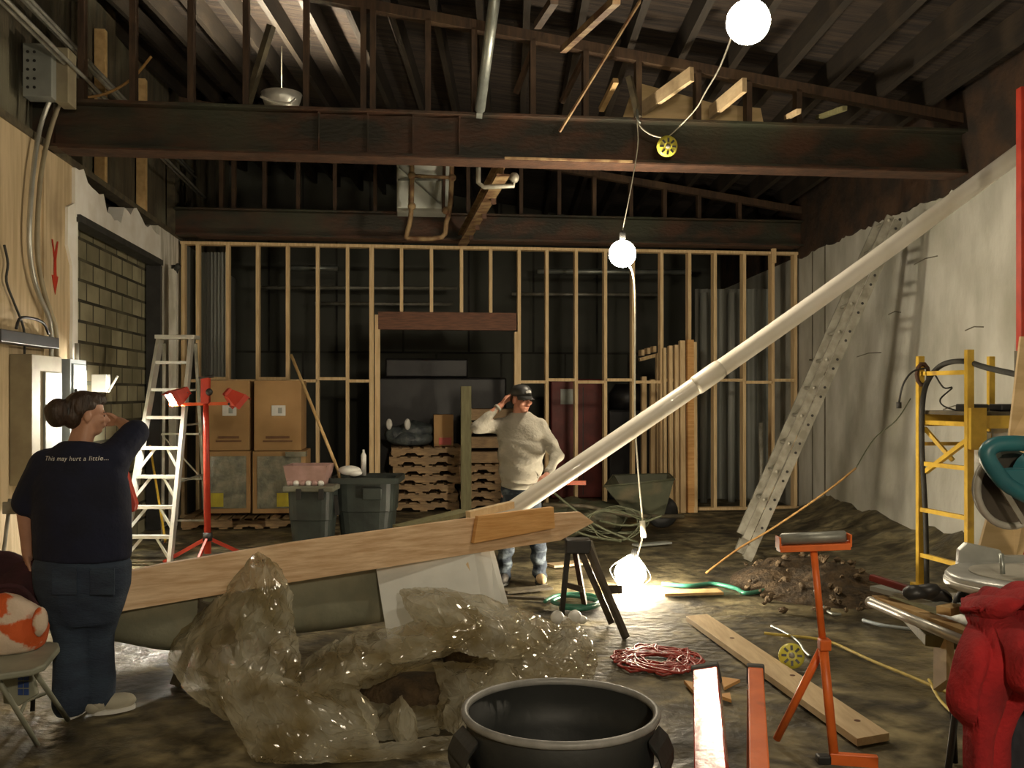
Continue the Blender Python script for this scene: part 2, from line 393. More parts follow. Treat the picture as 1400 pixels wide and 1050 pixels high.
def dup(root, loc, rotz=None, label=None, group=None):
    def cp(o, par):
        c = o.copy(); COL.objects.link(c); c.parent = par
        for ch in list(o.children): cp(ch, c)
        return c
    r = cp(root, None); r.location = V(loc)
    if rotz is not None: r.rotation_euler.z = rotz
    if label: r['label'] = label
    if group: r['group'] = group
    return r

def struct(name, mb, m, parent=None, **k):
    return obj(name, mb, m, parent, kind='structure', **k)

def tri(x): return abs((x % 1.0)-.5)*4-1
def crumple(seed, amp, fq, n=7):
    rr = random.Random(seed); ds = []
    for i in range(n):
        d = V((rr.gauss(0, 1), rr.gauss(0, 1), rr.gauss(0, 1))).normalized()
        ds.append((d, fq*rr.uniform(.6, 2.2), rr.random()*9))
    def f(p):
        w = noise.noise(p*2.3)*.35
        return amp*sum(tri(p.dot(d)*q+ph+w*q*.3)/(q/fq) for d, q, ph in ds)/n*2
    return f

def onplane(px, py, a, b):               # point of the vertical plane through a and b seen at a pixel
    a, b = V(a), V(b); u = (px-700)/F; d = b-a
    # (u*Y - a.x)*d.y = (Y - a.y)*d.x
    Y = (a.x*d.y-a.y*d.x)/(u*d.y-d.x)
    return A(px, py, Y)
def folds(seed, amp, fq, n=3):
    rr = random.Random(seed); ds = []
    for i in range(n):
        d = V((rr.gauss(0, 1), rr.gauss(0, 1), rr.gauss(0, .8))).normalized()
        ds.append((d, fq*rr.uniform(.7, 1.7), rr.random()*9))
    def f(p):
        w = noise.noise(p*1.3)*.35; w2 = noise.noise(p*1.1+V((9, 2, 4)))
        return amp*sum((abs(tri(p.dot(d)*q+ph+w))-.5)*(1+.8*w2) for d, q, ph in ds)
    return f

def film(mb, ctrl, nu, nv, jit, seed):
    """crumpled film: a coarse sheet of flat facets with random creases, refined by small secondary folds"""
    rr = random.Random(seed)
    G = [[V(p) for p in row] for row in ctrl]
    rows = [spline(r, nu, False, exact=nu) for r in G]
    out = [spline(list(c), nv, False, exact=nv) for c in zip(*rows)]
    n0, n1 = len(out), len(out[0]); P = [[None]*n1 for _ in range(n0)]
    for i in range(n0):
        for j in range(n1):
            a = out[min(i+1, n0-1)][j]-out[max(i-1, 0)][j]; b = out[i][min(j+1, n1-1)]-out[i][max(j-1, 0)]
            nn = a.cross(b); nn = nn.normalized() if nn.length > 1e-9 else V((0, -1, 0))
            e = .5 if i in (0, n0-1) or j in (0, n1-1) else 1
            q = out[i][j]+nn*rr.uniform(-1, 1)*jit*e+a*rr.uniform(-.22, .22)*e+b*rr.uniform(-.22, .22)*e
            if q.z < .006: q.z = .006+.004*rr.random()
            P[i][j] = mb.bm.verts.new(q)
    for i in range(n0-1):
        for j in range(n1-1):
            a, b, c, d = P[i][j], P[i+1][j], P[i+1][j+1], P[i][j+1]
            if rr.random() < .5: mb.bm.faces.new((a, b, c)); mb.bm.faces.new((a, c, d))
            else: mb.bm.faces.new((a, b, d)); mb.bm.faces.new((b, c, d))
    return mb
# ================================================================ SETTING
S0 = -4.6; S1 = 4.9
def WPt(s, Y0, z): return V((0, Y0, 0))+W*s+UP*z      # s along, plane through (0,Y0)
def zp(s): return 4.89-.147*s                          # underside of the joists

fl = MB(); nx, ny = 90, 130
gv = []
for j in range(ny+1):
    row = []
    for i in range(nx+1):
        x = -6+11.5*i/nx; y = -3.5+23.5*j/ny
        h = .012*noise.noise(V((x*1.3, y*1.3, 0)))+.006*noise.noise(V((x*5, y*5, 3)))-.012
        wx = 4.12+.0277*(13.57-y)
        k = max(0, 1-(wx-x)/1.25)*max(0, min(1, (y-7.0)/2))*max(0, min(1, (14-y)/1.5))   # dirt banked against the right wall
        h += .30*k*k*(1+.5*noise.noise(V((x*2, y*2, 1))))
        row.append(fl.bm.verts.new((x, y, h)))
    gv.append(row)
for j in range(ny):
    for i in range(nx): fl.bm.faces.new((gv[j][i], gv[j][i+1], gv[j+1][i+1], gv[j+1][i]))
struct('floor', fl, 'floor', smooth=True)

# roof deck follows the slope of the joists
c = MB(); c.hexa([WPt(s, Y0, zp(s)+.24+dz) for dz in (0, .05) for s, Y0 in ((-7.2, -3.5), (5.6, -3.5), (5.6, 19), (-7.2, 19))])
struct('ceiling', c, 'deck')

# left wall: plywood lower part, opening filled with block, upper dark framing
def lpanel(name, t0, t1, z0, z1, m, off=0, th=.2, parent=None, **k):
    mb = MB(); q = [LP(t, z, o) for o in (off, off-th) for t, z in ((t0, z0), (t1, z0), (t1, z1), (t0, z1))]
    mb.hexa(q); return struct(name, mb, m, parent, **k)
wl = struct('wall_left', MB().hexa([LP(t, z, o) for z in (-.05, 3.7) for t, o in ((4.0, 0), (16, 0), (16, -.25), (4.0, -.25))]), 'beige')
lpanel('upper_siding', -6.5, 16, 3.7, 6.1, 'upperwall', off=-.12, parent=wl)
lpanel('corner_column', -.25, 1.0, -.05, 3.7, 'colconc', parent=wl)
lpanel('storage_side', -6.5, -.25, -.05, 3.7, 'panelgrey', parent=wl)
b = MB(); t0, t1 = 1.0, 4.0
b.quad([LP(t0, -.05, -.14), LP(t1, -.05, -.14), LP(t1, 3.32, -.14), LP(t0, 3.32, -.14)], [(t0, 0), (t1, 0), (t1, 3.37), (t0, 3.37)])
struct('block_infill', b, 'block', wl)
# white lintel with a broken top edge
pts = [(1.0, 3.29), (4.05, 3.25)]
top = []
n = 26
for i in range(n+1):
    t = 4.05-(3.05)*i/n
    top.append((t, 3.62+.10*noise.noise(V((t*2.2, 5, 0)))-(.16 if 2.6 < t < 3.2 else 0)+.03*R.uniform(-1, 1)+(.08 if t > 3.8 else 0)))
mb = MB(); mb.prism([LP(t, z, .03) for t, z in pts+top], -W*.16)
struct('white_lintel', mb, 'whitepaint', wl)
struct('dark_lintel_edge', MB().hexa([LP(t, z, o) for z in (3.21, 3.275) for t, o in ((1.0, .06), (4.0, .06), (4.0, -.1), (1.0, -.1))]), 'blackrub', wl)
jb = []
for i in range(20):
    z = .1+3.2*i/19; jb.append((4.10+.03*noise.noise(V((z*4, 0, 2)))+(.12 if z > 2.95 else 0), z))
struct('white_jamb', MB().prism([LP(t, z, .025) for t, z in [(3.96, 3.4), (3.96, .1)]+jb], -W*.06), 'whitepaint', wl)
struct('door_track', MB().hexa([LP(t, z, o) for z in (0, 3.2) for t, o in ((1.0, .05), (1.09, .05), (1.09, -.12), (1.0, -.12))]), 'black', wl)
# vertical boards in the dark upper part of the left wall
for px in (115, 145, 200, 240):
    t = LT(px); struct('wall_stud', MB().hexa([LP(t+a, z, o) for z in (3.72, 5.3) for a, o in ((-.045, .0), (.045, .0), (.045, -.1), (-.045, -.1))]), 'lumber' if px in (145, 200) else 'oldwood', wl)
struct('wall_plate', MB().hexa([LP(t, z, o) for z in (3.7, 3.76) for t, o in ((-.2, .02), (14, .02), (14, -.2), (-.2, -.2))]), 'oldwood', wl)
for k, t in enumerate((4.75, 5.9, 7.2)):      # plywood seam battens
    struct('seam_batten', MB().hexa([LP(t+a, z, o) for z in (.05, 3.66) for a, o in ((-.02, .0), (.02, .0), (.02, .02), (-.02, .02))]), 'beige', wl)

# right wall
wr = struct('wall_right', MB().hexa([RP(Y, z, o) for z in (-.05, 3.64) for Y, o in ((-3.5, 0), (20, 0), (20, -.25), (-3.5, -.25))]), 'rightwall')
tp = []
n = 120
for i in range(n+1):
    Y = 4+10.0*i/n; tp.append((Y, 3.60+.05*noise.noise(V((Y*2.5, 0, 0)))+.02*R.uniform(-1, 1)))
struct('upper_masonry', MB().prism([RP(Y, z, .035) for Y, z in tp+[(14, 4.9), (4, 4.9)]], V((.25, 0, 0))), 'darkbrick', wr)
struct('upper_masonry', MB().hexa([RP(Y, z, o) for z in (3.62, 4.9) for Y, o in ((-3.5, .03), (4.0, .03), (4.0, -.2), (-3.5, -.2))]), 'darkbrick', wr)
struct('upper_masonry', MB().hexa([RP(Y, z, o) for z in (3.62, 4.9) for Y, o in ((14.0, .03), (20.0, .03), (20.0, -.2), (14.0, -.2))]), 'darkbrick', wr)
for px, w in ((1128, .025), (1111, .02)):
    Y = RY(px); struct('wall_seam', MB().hexa([RP(Y+a, z, o) for z in (0, 3.6) for a, o in ((-w, .004), (w, .004), (w, -.01), (-w, -.01))]), 'walldark', wr)
for a, b_ in (((1172, 488), (1205, 482)), ((1250, 362), (1282, 350)), ((1320, 452), (1345, 447)), ((1290, 560), (1322, 555)), ((1215, 430), (1232, 427))):
    p, q = RW(*a, .002), RW(*b_, .002); struct('wall_mark', MB().tube([p, (p+q)/2+UP*.02, q], .006, 5), 'walldark', wr)  # thin dark strokes across the right wall

# storage room behind the framing
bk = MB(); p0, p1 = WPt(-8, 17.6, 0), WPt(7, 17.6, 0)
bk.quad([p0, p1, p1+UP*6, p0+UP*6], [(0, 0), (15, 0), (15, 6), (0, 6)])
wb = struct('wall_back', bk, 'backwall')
# front end of the hall, behind the camera
fr = MB(); fr.hexa([V((x, y, z)) for z in (-.05, 6) for x, y in ((-7, -3.6), (7, -3.6), (7, -3.4), (-7, -3.4))]); struct('wall_front', fr, 'upperwall')

# ================================================================ STEEL BEAMS, ROOF FRAMING
def beamthing(Y0, zb, h, sA, sB, label):
    t = thing('steel_beam', label, 'beam', WPt((sA+sB)/2, Y0, zb))
    a, b_ = WPt(sA, Y0, zb+h/2), WPt(sB, Y0, zb+h/2)
    obj('beam_body', MB().ibeam(a, b_, h, .26, .026, .02), 'steel', t, bev=.003)
    obj('bottom_flange_plate', MB().bar(WPt(sA+.3, Y0, zb-.008), WPt(sB-.3, Y0, zb-.008), .28, .014), 'rust', t)
    return t
b1 = beamthing(8.44, 3.70, .40, -4.1, 4.72, 'rusty steel I-beam crossing the room in front, nearest the camera')
b2 = beamthing(13.0, 3.72, .36, -4.45, 4.35, 'rusty steel I-beam sitting above the pale stud wall')
obj('pale_edge_strip', MB().bar(BW(690, 216, 8.29), BW(865, 221, 8.29), .012, .02), 'rustpale', b1)
for px in (96, 437, 502, 563, 626):
    s = (px-700)/F*8.3
    p = WPt(s, 8.44, 3.9)-D*.02
    obj('stiffener', MB().box(p-D*.05, (.012, .05, .34), (W, D, UP)), 'steel', b1)

# short studs standing on each beam, with the sloping plate they carry
def cripple(Y0, zb, pxs, sA, sB, label, plab):
    t = thing('cripple_wall', label, 'wall framing', WPt(0, Y0, zb))
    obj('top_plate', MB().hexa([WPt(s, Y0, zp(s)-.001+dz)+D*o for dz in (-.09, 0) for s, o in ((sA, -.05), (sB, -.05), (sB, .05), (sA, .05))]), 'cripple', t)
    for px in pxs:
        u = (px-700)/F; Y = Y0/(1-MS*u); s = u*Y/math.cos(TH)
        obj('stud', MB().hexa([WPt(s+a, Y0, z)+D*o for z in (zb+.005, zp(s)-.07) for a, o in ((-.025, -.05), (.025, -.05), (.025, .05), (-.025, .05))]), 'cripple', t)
    return t
cripple(8.44, 4.10, (113, 183, 262, 337, 419, 497, 510, 585, 648, 728, 800, 872, 953, 1022, 1090), -4.0, 4.5, 'brown cripple studs standing on the front steel beam', '')
cripple(13.0, 4.08, (303, 320, 362, 408, 458, 513, 575, 640, 712, 764, 812, 862, 908, 955, 1010), -4.4, 4.2, 'brown cripple studs standing on the rear steel beam', '')

# roof joists running into the room
def joist_mb(s, Y0a, Y0b):
    return MB().hexa([WPt(s+a, Y0, zp(s)+dz-.147*a) for dz in (0.0, .235) for a, Y0 in ((-.03, Y0a), (.03, Y0a), (.03, Y0b), (-.03, Y0b))])
k = 0
s = -4.75
while s < 4.8:
    w = ('left part' if s < -1.6 else 'middle' if s < 1.6 else 'right part')
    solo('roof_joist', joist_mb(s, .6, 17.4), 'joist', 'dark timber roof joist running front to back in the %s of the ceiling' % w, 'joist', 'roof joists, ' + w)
    s += .4064 if s < 0 else .47
# pale new rafters and plywood over the right half of the front beam
nr = [((880, 152), (946, 97)), ((897, 155), (942, 98)), ((972, 158), (1018, 112)), ((1075, 165), (1092, 148)), ((1118, 165), (1155, 144))]
for i, (a, c_) in enumerate(nr):
    p = BW(a[0], a[1]-2, 8.62); q = BW(c_[0], c_[1], 7.0)
    p = WPt((a[0]-700)/F*8.75, 8.62, 4.15); q = WPt((c_[0]-700)/F*7.5, 7.25, 4.15+.12)
    p = A(a[0], a[1]-4, 8.75); q = A(c_[0], c_[1]+4, 8.0)
    if i == 1: continue
    solo('short_rafter', MB().bar(p, q, .04, .12 if i < 3 else .04), 'greypost' if i == 4 else 'plank',
         ['pale short rafter over the front beam beside the yellow hanging lamp guard', '', 'pale short rafter over the front beam below the nearest bright bulb',
          'small pale block over the front beam, left of two at the right', 'small pale block over the front beam, rightmost'][i], 'rafter')
pw = thing('plywood_sheet', 'pale plywood sheet standing on the front steel beam behind the short rafters', 'plywood', BW(950, 160, 8.95))
q = [BW(x, y, 8.95) for x, y in ((845, 180), (1048, 190), (1040, 148), (975, 141), (868, 112))]
obj('panel', MB().prism(q, D*.018), 'plywood', pw)
# loose braces and rods between roof and front beam
br = [((336, 150, 8.2), (371, 35, 8.1), .035, 'oldwood', 'dark bent brace rising from the left end of the front beam', 'brace'),
      ((765, 180, 8.2), (876, 0, 7.6), .012, 'rustpale', 'thin pale rod slanting up from the middle of the front beam', 'rod'),
      ((705, 128, 8.6), (728, 68, 8.5), .025, 'cripple', 'short brown diagonal brace behind the middle of the front beam', 'brace'),
      ((768, 140, 8.8), (800, 75, 8.5), .025, 'cripple', 'brown diagonal brace above the front beam left of the plywood', 'brace'),
      ((860, 105, 8.3), (873, 160, 8.25), .03, 'oldwood', 'dark bent strap hooked over the front beam beside the cord', 'strap'),
      ((822, 150, 8.8), (842, 110, 8.4), .03, 'lumber', 'short pale diagonal block at the left edge of the plywood sheet', 'block'),
      ((843, 0, 5.6), (770, 68, 7.2), .03, 'rustpale', 'pale bridging strut between joists near the top centre', 'strut'),
      ((758, 0, 5.6), (735, 35, 6.6), .03, 'cripple', 'short brown bridging strut at the top centre', 'strut')]
for a, c_, r, m, lab, cat in br:
    solo(cat if cat != 'block' else 'wood_block', MB().bar(A(*a), A(*c_), r*1.6, r*1.6), m, lab, cat)
gp = thing('galvanised_pole', 'grey galvanised pole hanging from the roof to the front beam', 'pole', A(655, 160, 8.15))
obj('tube', MB().tube([A(656, 150, 8.15), A(668, 60, 7.6), A(678, -15, 7.2)], .045, 12), 'galv', gp, True)
obj('flattened_end', MB().bar(A(655, 162, 8.16), A(656.5, 148, 8.15), .05, .02), 'galv', gp)

# long thin conduits high on the left wall
for i, (x, y, off) in enumerate(((160, 140, .10), (152, 139, .16), (136, 135, .2), (100, 137, .26), (92, 132, .32), (110, 100, .12))):
    t = LT(x); Y = YC-D.y*t
    z = CH-(y-HZ)/F*Y
    o = solo('steel_conduit', MB().tube([LP(-.2, z, off), LP(4, z, off), LP(11, z, off)], .016, 8), 'conduit',
         'thin shiny conduit running front to back high on the left wall', 'conduit', 'conduits high on the left wall', smooth=True)

# ================================================================ STUD WALL
SW = 13.1
sw = thing('stud_wall', 'pale new timber stud wall frame across the back of the room', 'wall framing', WPt(0, SW, 0))
def scoord(px): u = (px-700)/F; Y = SW/(1-MS*u); return u*Y/math.cos(TH)
def stud(px, z0, z1, w=.045, dd=.13, m='stud', name='stud', dy=0):
    s = scoord(px)
    return obj(name, MB().hexa([WPt(s+a, SW+dy, z)+D*o for z in (z0, z1) for a, o in ((-w/2, 0), (w/2, 0), (w/2, dd), (-w/2, dd))]), m, sw)
TOPZ = 3.67
for px in (250, 270, 311, 352, 393, 434, 475, 710, 748, 788, 828, 866, 905, 943, 978, 1018, 1057, 1088): stud(px, .04, TOPZ-.04)
stud(508, .04, TOPZ-.04, .06); stud(516, .04, 2.72, .07)
stud(706, .04, 2.5, .05)
stud(1057, 3.5, 3.78, .06, .05, dy=-.06, name='stud_offcut')
for px in (549, 590, 631, 671): stud(px, 2.76, TOPZ-.04)
def rail(px0, px1, z0, z1, m='stud', name='plate', o0=0, o1=.13):
    a, c_ = scoord(px0), scoord(px1)
    return obj(name, MB().hexa([WPt(s, SW, z)+D*o for z in (z0, z1) for s, o in ((a, o0), (c_, o0), (c_, o1), (a, o1))]), m, sw)
rail(246, 1092, TOPZ-.04, TOPZ, name='top_plate')
rail(246, 504, 0, .04, name='bottom_plate'); rail(708, 1092, 0, .04, name='bottom_plate')
rail(517, 706, 2.52, 2.76, 'header', 'header', -.01, .12)
bl = (250, 270, 311, 352, 393, 434, 475, 508)
for i, (a, c_) in enumerate(zip(bl, bl[1:])): rail(a, c_, 1.80+(.03 if i % 2 else 0), 1.84+(.03 if i % 2 else 0), name='blocking')
bl = (710, 748, 788, 828, 866, 905, 943, 978, 1018, 1057, 1088)
for i, (a, c_) in enumerate(zip(bl, bl[1:])): rail(a, c_, 1.79+(.03 if i % 2 else 0), 1.83+(.03 if i % 2 else 0), name='blocking')

# channel running front to back under the beams, duct and hung pipes
ch = thing('rusty_channel', 'rusty steel channel running back from the front beam beside the duct', 'beam', A(690, 220, 8.6))
p, q = A(688, 228, 8.65), A(632, 328, 12.8)
obj('channel', MB().ibeam(p, q, .16, .12, .015, .012), 'rustpale', ch)
for t in (.25, .45, .62, .8): obj('clip', MB().box(p.lerp(q, t)-UP*.1+W*.04, (.05, .05, .07)), 'rust', ch)
pb = thing('pipe_bracket', 'pale angled pipe hanging under the middle of the front beam', 'pipe', A(655, 215, 8.5))
obj('pipe', MB().tube([A(654, 214, 8.6), A(654, 250, 8.6), A(662, 256, 8.6), A(702, 254, 8.6), A(703, 240, 8.6)], .022, 8), 'alumdull', pb, True)
obj('elbow_fitting', MB().ell(A(703, 243, 8.6), (.045, .045, .05)), 'alumdull', pb, True)
obj('flange', MB().bar(A(660, 215, 8.45), A(745, 217, 8.5), .05, .03), 'rustpale', pb)
du = thing('metal_duct', 'grey sheet metal duct box above the rear beam', 'duct', BW(580, 292, 12.3))
c0 = BW(579, 258, 12.4)
obj('duct_box', MB().box(c0, (.68, .6, .62), (W, D, UP)), 'duct', du, bev=.01)
obj('cross_brake', MB().bar(BW(545, 228, 12.07), BW(612, 288, 12.07), .02, .015), 'galv', du)
obj('seam_strip', MB().bar(BW(544, 246, 12.07), BW(614, 246, 12.07), .02, .02), 'galv', du)
obj('hanger', MB().tube([BW(562, 205, 12.06), BW(562, 300, 12.06)], .02, 6), 'rust', du)
obj('hanger', MB().tube([BW(608, 205, 12.06), BW(606, 290, 12.06)], .02, 6), 'rust', du)
hp = thing('sprinkler_pipe', 'rusty hung pipe loop in front of the grey duct', 'pipe', BW(580, 325, 11.6))
obj('pipe', MB().tube([BW(563, 212, 11.7), BW(563, 262, 11.7), BW(561, 300, 11.7), BW(556, 322, 11.7), BW(562, 326, 11.7), BW(604, 324, 11.7), BW(610, 305, 11.7), BW(616, 275, 11.7), BW(618, 214, 11.7)], .03, 8, sub=3), 'rustpale', hp, True)
for x, y in ((563, 240), (563, 282), (618, 243), (610, 288)): obj('coupling', MB().ell(BW(x, y, 11.7), (.05, .05, .05), n=8), 'rustpale', hp, True)
obj('cross_pipe', MB().tube([BW(563, 240, 11.7), BW(618, 243, 11.7)], .022, 8), 'rustpale', hp, True)

# ================================================================ STORAGE ROOM CONTENTS
for i, (x0, x1, y, Y0) in enumerate(((735, 945, 371, 15.5), (395, 462, 366, 15.5), (350, 625, 393, 16.4), (430, 620, 415, 16.8), (700, 900, 402, 16.6))):
    solo('ceiling_pipe', MB().tube([BW(x0, y, Y0), BW(x1, y+1, Y0)], .045 if i < 2 else .03, 8), 'galv' if i < 2 else 'alumdull',
         ['long pale horizontal pipe seen through the studs behind the hanging bulb', 'short pale horizontal pipe seen through the studs near the left boxes', 'long dim horizontal pipe high behind the doorway header',
          'dim lower horizontal pipe behind the doorway header', 'dim horizontal pipe below the long pale pipe at the right'][i], 'pipe', smooth=True)
def corr(pxs, y0, y1, Y0, lab, cat='sheet'):
    mb = MB(); a, c_ = BW(pxs[0], y0, Y0), BW(pxs[1], y0, Y0); zb = BW(pxs[0], y1, Y0).z; n = 48
    ra, rb = [], []
    for i in range(n+1):
        p = a.lerp(c_, i/n)-D*(.03*math.sin(i*PI/3)); ra.append(mb.bm.verts.new(p)); rb.append(mb.bm.verts.new(V((p.x, p.y, zb))))
    for i in range(n): mb.bm.faces.new((ra[i], ra[i+1], rb[i+1], rb[i]))
    solo('corrugated_sheet', mb, 'panelgrey', lab, cat, smooth=True)
corr((273, 312), 345, 700, 13.7, 'grey corrugated sheet standing behind the left studs')
corr((950, 1052), 395, 700, 14.6, 'grey corrugated sheets standing behind the right studs')
for px in (962, 1000):
    solo('vertical_pipe', MB().tube([BW(px, 400, 14.2), BW(px, 700, 14.2)], .06, 10), 'panelgrey', 'dim grey vertical pipe behind the right studs, %s one' % ('left' if px == 962 else 'right'), 'pipe', smooth=True)

def pallet_proto():
    t = thing('pallet', '', 'pallet', (0, 0, 0))
    for y in (-.45, 0, .45):
        obj('stringer', MB().prism([(x, y-.02, z) for x, z in ((-.5, .018), (-.32, .018), (-.29, .05), (-.17, .05), (-.14, .018), (.14, .018), (.17, .05), (.29, .05), (.32, .018), (.5, .018), (.5, .108), (-.5, .108))], (0, .04, 0)), 'pallet', t)
    for i in range(7): obj('deck_board', MB().box((-.45+i*.15, 0, .117), (.1, 1.0, .018)), 'pallet', t)
    for i in (-.43, 0, .43): obj('bottom_board', MB().box((i, 0, .009), (.1, 1.0, .018)), 'pallet', t)
    return t
PAL = pallet_proto(); first = [True]
def pal(loc, rz, lab, grp):
    if first[0]:
        first[0] = False; PAL.location = loc; PAL.rotation_euler.z = rz; PAL['label'] = lab; PAL['group'] = grp
    else: dup(PAL, loc, rz, lab, grp)
def ordn(i, n): return 'bottom' if i == 0 else 'top' if i == n-1 else ['second', 'third', 'fourth', 'fifth', 'sixth', 'seventh', 'eighth', 'ninth'][i-1]+' from the bottom'
c0 = BW(577, 700, 13.95); c0.z = 0
for i in range(7): pal(c0+W*((-.02 if i < 3 else .06)+R.uniform(-.03, .03))+UP*(i*.128), TH+R.uniform(-.03, .03), 'wooden pallet in the stack seen through the doorway, %s' % ordn(i, 7), 'pallets stacked in the doorway')
c1 = BW(672, 700, 14.1); c1.z = 0
for i in range(5): pal(c1+W*(R.uniform(-.03, .03)+.03)+UP*(i*.128), TH+R.uniform(-.03, .03), 'wooden pallet in the stack behind the man, %s' % ordn(i, 5), 'pallets stacked behind the man')
for i, (dz, m) in enumerate(((.645, 'pallet'), (.86, 'pallet'), (1.07, 'oldwood'), (1.26, 'pallet'))):
    t = thing('wooden_crate', 'flat wooden crate on the pallet stack behind the man, %s' % ordn(i, 4), 'crate', c1+W*.02+UP*dz, 'flat crates behind the man')
    o = c1+W*(.02+R.uniform(-.05, .05))+UP*dz
    obj('crate_body', MB().box(o+UP*.085, (.86, .7, .16), (W, D, UP)), m, t)
    for k in (-.4, .4): obj('batten', MB().box(o+UP*.09-D*.36+W*k, (.06, .03, .17), (W, D, UP)), 'pallet', t)
gpst = BW(637, 528, 12.85)
solo('timber_post', MB().box((gpst.x, gpst.y, gpst.z/2), (.14, .10, gpst.z), (W, D, UP)), 'greypost', 'weathered olive timber post standing in the doorway left of the man', 'post', bev=.005)
# bundle, box on the left stack
zt = 7*.128
p = BW(562, 600, 13.9); p.z = zt
mb = MB(); mb.ell(p+UP*.1, (.34, .3, .12)); mb.ell(p+UP*.22+W*.05, (.26, .25, .13)); mb.ell(p+UP*.16-W*.2, (.18, .2, .14))
ob = thing('wrapped_bundle', 'dark plastic wrapped bundle with two shiny spots on the doorway pallets', 'bundle', p)
f = crumple(5, .05, 3)
for v in mb.bm.verts:
    v.co += (v.co-p).normalized()*f(v.co); v.co.z = max(v.co.z, zt+.005)
obj('wrapping', mb, 'bluestuff', ob, True)
for x, y in ((532, 580), (557, 580)): obj('shiny_spot', MB().ell(BW(x, y, 13.6), (.045, .04, .08)), 'white', ob, True)  # white ellipsoids stand in for the two glints on the wrapping
p = BW(606, 590, 13.9); p.z = zt
t = thing('brown_carton', 'small brown carton with a red mark on the doorway pallets', 'box', p)
obj('carton_body', MB().box(p+UP*.225, (.28, .3, .45), (W, D, UP)), 'card', t, bev=.006)
obj('red_mark', MB().box(p+UP*.07-D*.153+W*.02, (.18, .006, .10), (W, D, UP)), 'red', t)
# dark equipment behind
t = thing('machine_cabinet', 'dark low machine in the shadows behind the doorway pallets', 'machine', BW(600, 700, 15.4))
g = BW(600, 700, 15.4); g.z = 0
obj('cabinet_body', MB().box(g+UP*.95, (2.1, .8, 1.9), (W, D, UP)), 'darkmachine', t, bev=.03)
obj('hood', MB().box(g+UP*2.05-W*.2, (1.3, .6, .3), (W, D, UP)), 'darkmachine', t, bev=.03)
t = thing('red_cabinet', 'dark red metal cabinet with a grey panel behind the studs right of the man', 'cabinet', BW(785, 700, 15.2))
g = BW(784, 700, 15.2); g.z = 0
obj('cabinet_body', MB().box(g+UP*.94, (.82, .6, 1.88), (W, D, UP)), 'darkred', t, bev=.02)
obj('grey_panel', MB().box(g+UP*1.6-W*.12-D*.305, (.28, .01, .24), (W, D, UP)), 'boxgrey', t)
obj('door_seam', MB().box(g+UP*.9-D*.303+W*.1, (.012, .008, 1.7), (W, D, UP)), 'black', t)
t = thing('black_machine', 'black machine behind the studs right of the red cabinet', 'machine', BW(858, 700, 15))
g = BW(858, 700, 15); g.z = 0
obj('machine_body', MB().box(g+UP*.7, (.75, .7, 1.4), (W, D, UP)), 'darkmachine', t, bev=.04)
obj('machine_top', MB().lathe(g+UP*1.4, [(.3, 0), (.3, .25), (.2, .4)], 16), 'darkmachine', t, True)

# leaning lumber right of the doorway
lum = [(908, 476, .04), (916, 473, .05), (924, 472, .05), (932, 466, .07), (943, 465, .09), (949, 468, .05)]
for i, (px, py, w) in enumerate(lum):
    b0 = BW(px+1, 700, 12.9); b0.z = 0; tpp = BW(px, py, 13.05)
    solo('leaning_stud', MB().bar(b0, tpp, w, .09, D), 'stud' if i != 4 else 'orangeboard', 'pale loose stud leaning on the stud wall, %s of six' % ['leftmost', 'second', 'third', 'fourth', 'fifth and widest', 'rightmost'][i], 'lumber', 'loose studs leaning at the wall')
for i, (px, py) in enumerate(((880, 515), (892, 519), (900, 485))):
    b0 = BW(px, 700, 14.0); b0.z = 0
    solo('short_stud', MB().bar(b0, BW(px, py, 14.1), .07, .09, D), 'stud', 'shorter loose stud standing behind the stud wall, %s of three' % ['left', 'middle', 'right'][i], 'lumber', 'short studs behind the wall')
t = thing('stud_bundle', 'row of sawn stud ends lying level behind the stud wall', 'lumber', BW(890, 488, 14.05), None)
obj('ledger', MB().bar(BW(874, 492, 14.2), BW(910, 482, 14.2), .09, .05), 'stud', t)
for px in (877, 885, 893): obj('stud_end', MB().box(BW(px, 486-(px-877)*.3, 14.2)+UP*.04, (.045, .2, .09), (W, D, UP)), 'stud', t)
# ================================================================ LEFT WALL FITTINGS
def wbox(t0, t1, z0, z1, d, m, parent, name, off=0.004, bev=.004):
    return obj(name, MB().hexa([LP(t, z, o) for z in (z0, z1) for t, o in ((t0, off+d), (t1, off+d), (t1, off), (t0, off))]), m, parent, bev=bev)
e1 = thing('electrical_panel', 'tall tan electrical panel box on the left wall', 'electrical panel', LP(5.1, 1.0))
wbox(4.78, 5.42, .95, 1.95, .16, 'boxtan', e1, 'panel_body'); wbox(4.84, 5.2, 1.15, 1.82, .02, 'boxgrey', e1, 'panel_door', .166)
e2 = thing('electrical_panel', 'narrow blue-grey electrical panel box right of the tan one', 'electrical panel', LP(4.5, 1.2))
wbox(4.3, 4.7, 1.2, 1.94, .2, 'boxblue', e2, 'panel_body'); wbox(4.34, 4.66, 1.24, 1.9, .012, 'boxblue', e2, 'panel_door', .206)
for z in (1.62, 1.42): wbox(4.62, 4.64, z, z+.07, .02, 'black', e2, 'latch', .22)
tr = thing('cable_trough', 'black cable trough on the wall above the electrical panels', 'trough', LP(5.3, 2.02))
wbox(4.75, 5.9, 2.02, 2.11, .13, 'black', tr, 'trough_body')
obj('cable_loop', MB().tube([LP(5.6, 2.13, .12), LP(5.5, 2.22, .12), LP(5.1, 2.22, .12), LP(4.95, 2.13, .12)], .012, 6, sub=4), 'black', tr, True)
tb = thing('terminal_box', 'grey punched terminal box high on the left wall by the front beam', 'electrical box', LP(4.8, 4.1, .1))
c0 = A(56, 100, 7.6)
